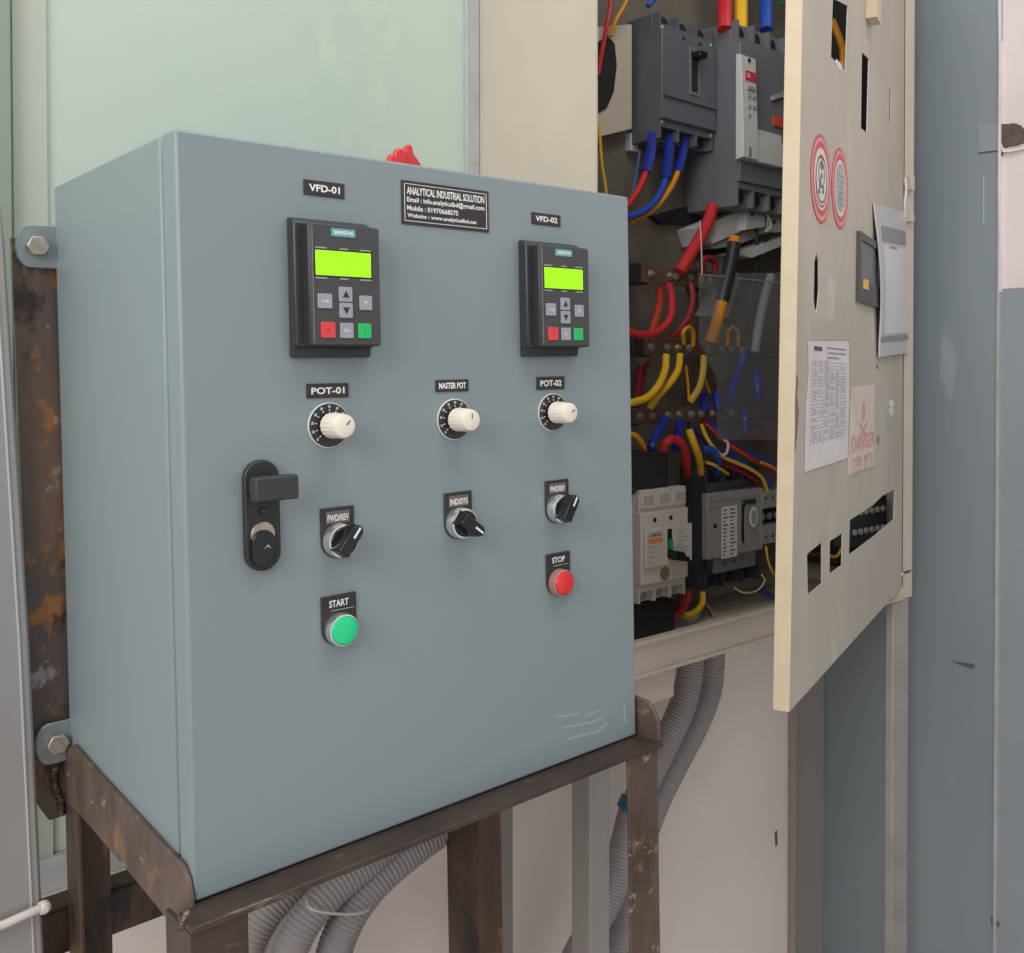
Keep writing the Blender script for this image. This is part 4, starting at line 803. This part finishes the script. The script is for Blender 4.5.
# below the lowest busbar
cable('amber cable bending into the black shroud', CYO, [(628, 434, .41), (636, 436, .40), (643, 446, .40), (645, 458, .41)], 6)
cable('blue sleeved cable dropping to the black shroud', CBH, [(665, 418, .415), (660, 430, .405), (652, 444, .405), (652, 456, .415)], 9)
cable('short blue sleeved cable behind the red arch', CBH, [(680, 420, .42), (678, 434, .42), (676, 450, .43)], 10)
cable('red cable arching over to the charcoal breaker', CR, [(661, 455, .405), (666, 443, .395), (674, 439, .39), (683, 446, .39), (686, 460, .40), (687, 474, .425)], 9)
cable('yellow cable dropping into the charcoal breaker', CY, [(689, 430, .41), (694, 444, .40), (699, 458, .405), (701, 473, .425)], 8)
cable('blue cable bending into the charcoal breaker', CB, [(703, 450, .41), (711, 450, .405), (718, 458, .405), (717, 473, .425)], 8)
for i, (m, P, wpx, lab) in enumerate((
    (CB, [(708, 420, .43), (722, 436, .42), (745, 450, .41), (775, 466, .40), (800, 480, .40)], 4.5, 'blue wire at the top of the bundle running right'),
    (CRD, [(700, 418, .43), (716, 434, .415), (732, 445, .405), (756, 460, .395), (778, 474, .39), (800, 490, .39)], 5, 'dark red wire in the bundle running right'),
    (CRO, [(706, 424, .42), (724, 440, .41), (738, 450, .40), (760, 464, .395)], 3.5, 'orange wire in the bundle running right'),
    (CY, [(701, 424, .42), (708, 440, .41), (722, 456, .40), (748, 468, .395), (762, 478, .395), (768, 492, .40)], 4, 'yellow wire bending down onto the switch block'),
    (CB, [(712, 448, .43), (735, 458, .42), (755, 472, .415), (772, 486, .41)], 5, 'lower blue wire in the bundle'),
    (CRD, [(716, 462, .43), (738, 470, .42), (755, 480, .415), (760, 494, .42)], 6, 'dark red wire dropping onto the charcoal breaker'),
    (CY, [(706, 462, .415), (716, 466, .41), (728, 474, .42)], 3.5, 'short yellow wire at the foot of the blue cable'),
    (CYO, [(760, 462, .39), (772, 467, .385), (785, 476, .385)], 3.5, 'amber wire leaving the bundle under the door edge'),
    (CRD, [(745, 437, .44), (765, 433, .44), (790, 428, .44)], 7, 'dark red cable running level under the lowest busbar'),
    (CBH, [(688, 424, .43), (700, 436, .43), (710, 448, .43)], 4, 'thin blue wire above the bundle'))):
    cable(lab, m, P, wpx)
cable('white cable tie around the wire bundle', mat('tie_white', (206, 196, 188), .5), [(724, 440, .40), (728, 443, .39), (727, 452, .39), (722, 456, .40)], 3, name='cable_tie', cat='cable tie', group='cable ties in the open cabinet')
cable('black cable hanging below the relay boxes, left', BLACK, [(756, 228, .41), (757, 245, .41), (756, 268, .42), (750, 300, .43), (744, 330, .43)], 3)
cable('black cable hanging below the relay boxes, right', BLACK, [(772, 232, .41), (764, 244, .41), (757, 262, .42)], 3)
cable('pale wire loop in front of the right relay box', mat('wire_ivory', (196, 190, 160), .5), [(766, 204, .39), (768, 216, .385), (771, 226, .385), (765, 232, .39)], 2.2)
cable('red cable leaving the bottom of the white breaker', CR, [(689, 592, .43), (686, 604, .425), (678, 614, .42), (668, 622, .42)], 6)
cable('second red cable low behind the white breaker', CRD, [(680, 596, .44), (676, 610, .44), (668, 618, .44), (660, 630, .44)], 5)
cable('yellow cable curling under the charcoal breaker', CY, [(703, 592, .43), (702, 604, .425), (694, 613, .42), (684, 616, .42)], 6.5)
cable('thin blue wire under the charcoal breaker', CB, [(706, 594, .44), (708, 606, .44), (712, 616, .44)], 4)
cable('thin amber wire under the charcoal breaker', CYO, [(706, 604, .43), (711, 610, .43), (714, 618, .43)], 2.6)
cable('yellow wire hanging below the switch block', CY, [(766, 546, .40), (768, 560, .395), (774, 574, .39), (788, 588, .39)], 2.4)
cable('pale wire curling low right of the charcoal breaker', mat('wire_ivory', (196, 190, 160), .5), [(734, 588, .41), (745, 593, .40), (758, 590, .40), (765, 580, .40), (762, 575, .40)], 2)
cable('dark blue cable at the bottom right of the open cabinet', CB, [(760, 590, .44), (772, 596, .44), (790, 602, .44)], 5)
# things seen through the cut-outs of the open door
for (x, y, lab, m) in ((838, 40, 'amber cable loop seen through the top cut-out of the cream door', CYO),):
    cable(lab, m, [(832, 20, .33), (840, 40, .325), (843, 52, .325), (842, 70, .33), (838, 95, .33)], 7)
cable('dark red wire seen through the small left cut-out low on the cream door', CRD, [(800, 556, .33), (812, 554, .325), (824, 556, .33), (836, 562, .332)], 3)
cable('yellow wire seen through the middle cut-out low on the cream door', CY, [(828, 556, .33), (837, 556, .325), (843, 544, .325), (846, 530, .33)], 3)
o_ = thing('shade_backing', 'dark vertical backing added on the hinge side as shade behind the cut-outs of the cream door', 'shade backing', (1.44, MPY, .0)); L = Loc(o_)  # added dark box, standing in for the shaded inner wall behind the cut-outs
L(MB().box(1.485, 1.568, .345, MPY, .010, 1.25), 'channel', DARK, bevel=.002)
L(MB().box(1.482, 1.570, .339, .3449, .010, 1.25), 'cover', mat('backing_dark', (40, 40, 42), .5), bevel=.001)
o_ = thing('contactor', 'dark contactor with rows of screws seen through the widest cut-out of the door', 'contactor', (1.385, .339, .10)); L = Loc(o_)
p, q = at(850, 552, .300), at(888, 495, .300)
L(MB().box(p.x, min(q.x, 1.56), .302, .3385, p.z+.006, q.z), 'case', DEV3, bevel=.002)
qx = min(q.x, 1.56)
for k in range(6):
    xx = p.x+(qx-p.x)*(.12+.15*k)
    for zz in (.36, .74): L(MB().cyl((xx, .302, p.z+(q.z-p.z)*zz), (xx, .298, p.z+(q.z-p.z)*zz), .006, 10), 'terminal_screw', SILVER)

# ------------------------------------------------------------------ conduits
def conduit(label, m, V, r=.0215):
    V = [Vector(v) for v in V]; k = .0030
    o = MB().tube(V, r, 20, rfun=lambda i: r*(1.0 if i % 2 else .935), step=k).build('corrugated_conduit', m)
    return tag(o, label, 'conduit', 'grey corrugated conduits')
def cp(L_): return [at(x, y, Y) for x, y, Y in L_]
conduit('corrugated conduit leaving the cream cabinet, the nearer of the pair', COND, [Vector((at(692, 655, .40).x, .40, -.045))] + cp([(690, 672, .40), (683, 704, .40), (668, 738, .40), (650, 774, .405), (634, 808, .41), (624, 845, .42), (616, 880, .43), (602, 912, .44), (582, 945, .45), (556, 1000, .46)]), .0250)
conduit('corrugated conduit leaving the cream cabinet, right behind the nearer one', COND, [Vector((at(713, 650, .45).x, .45, -.045))] + cp([(712, 668, .45), (708, 696, .45), (695, 728, .45), (676, 764, .45), (658, 800, .45), (643, 840, .46), (630, 890, .47), (618, 953, .48), (606, 1040, .48)]), .0245)
conduit('corrugated conduit coming from behind the rear right leg, lowest under the grey cabinet', COND, cp([(600, 738, .43), (560, 760, .425), (520, 776, .42), (480, 800, .42), (440, 829, .42), (404, 856, .42), (373, 884, .42), (350, 915, .42), (334, 953, .42), (324, 1010, .42)]), .0245)
conduit('corrugated conduit inside the white cable tie, second from the rear right leg', COND, cp([(480, 770, .44), (440, 800, .43), (400, 832, .42), (366, 862, .42), (334, 889, .42), (308, 918, .42), (290, 953, .42), (278, 1010, .42)]), .0230)
conduit('pale corrugated conduit next to the front left leg of the stand', CONDD, cp([(400, 790, .50), (360, 825, .50), (322, 858, .50), (288, 890, .50), (262, 920, .50), (246, 955, .50), (238, 1010, .50)]), .0230)
conduit('pale thin corrugated conduit squeezed between the two thick ones', CONDD, cp([(400, 822, .49), (360, 850, .49), (322, 880, .49), (292, 912, .49), (270, 950, .49), (258, 1010, .49)]), .0150)
tie = MB().tube(cp([(306, 900, .41), (312, 909, .385), (330, 913, .38), (352, 914, .38), (368, 910, .385), (372, 900, .41)]), .0018, 8).build('cable_tie', mat('tie_grey', (196, 192, 188), .5)); tag(tie, 'white cable tie around the conduits under the grey cabinet', 'cable tie')
cl = [at(x, y, Y) for x, y, Y in ((614, 796, .372), (622, 802, .370), (626, 808, .374))]
v = at(634, 806, .41); d_ = (at(624, 830, .415)-at(640, 790, .405)).normalized()
o = MB().lathe(v-d_*.009, d_, [(0, .0256), (0, .0278), (.018, .0278), (.018, .0256)], 24).build('conduit_clamp', BRIDGE); tag(o, 'blue clamp band around the conduit beside the front right leg', 'clamp')

# ------------------------------------------------------------------ metal panel at far left and its white string
P = [at(*p, .305) for p in ((-60, 190), (1, 203), (5, 240), (30, 640), (44.5, 953), (50, 1080), (-60, 1080))]
pts = [(v.x, v.z) for v in P]; pts[5] = (pts[5][0]+.02, ZF+.002); pts[6] = (pts[6][0], ZF+.002); pts[0] = (pts[6][0], pts[0][1])
mp_ = thing('metal_panel', 'tall satin grey metal panel standing at the far left beside the rusty upright', 'metal panel', (pts[0][0], .305, ZF)); L = Loc(mp_)
L(MB().prism(pts, 1, .305, .325), 'sheet', ALU, bevel=.003)
e = [(p[0]-.0105, p[1]) for p in pts[1:6]] + [(p[0]-.0080, p[1]) for p in pts[5:0:-1]]
L(MB().prism(e, 1, .3035, .306), 'edge_fold', mat('alu_edge', (182, 180, 180), .35, .3), bevel=.0008)
o = MB().tube(cp([(-30, 936, .296), (0, 926, .296), (25, 915, .296), (43, 907, .298)]), .0042, 10).lathe(at(43.5, 907, .300)+Vector((0, .004, 0)), (0, -1, 0), [(0, .004), (.003, .0066), (.008, .0060), (.011, .003)], 14).build('white_strap', mat('strap_white', (206, 200, 194), .5)); tag(o, 'white plastic strap across the bottom of the grey metal panel', 'strap')
# red plastic flower-like scrap on top of the grey cabinet
v0 = at(404, 165, .12); zt_ = TM @ Vector((.30, .12, .6)); rp_ = thing('red_plastic_scrap', 'crumpled red plastic scrap lying on top of the grey control cabinet', 'plastic scrap', (v0.x, .12, zt_.z + .0005)); L = Loc(rp_)
def lobes(P, y0, y1, name='crumpled_sheet'):
    q = [at(*p, (y0+y1)/2) for p in P]; L(MB().prism([(v.x, max(v.z, zt_.z+.001)) for v in q], 1, y0, y1), name, RCLOTH, bevel=.0025, seg=3)
lobes([(386, 172), (387.5, 158), (390, 153), (395, 157), (400, 162), (402, 172)], .108, .116); lobes([(391, 172), (394, 150), (398, 147.5), (402, 150), (406, 158), (408, 174)], .117, .124); lobes([(400, 175), (402, 155), (405, 145.5), (408, 144), (411, 147), (412, 154), (419, 164), (424, 180)], .122, .130)
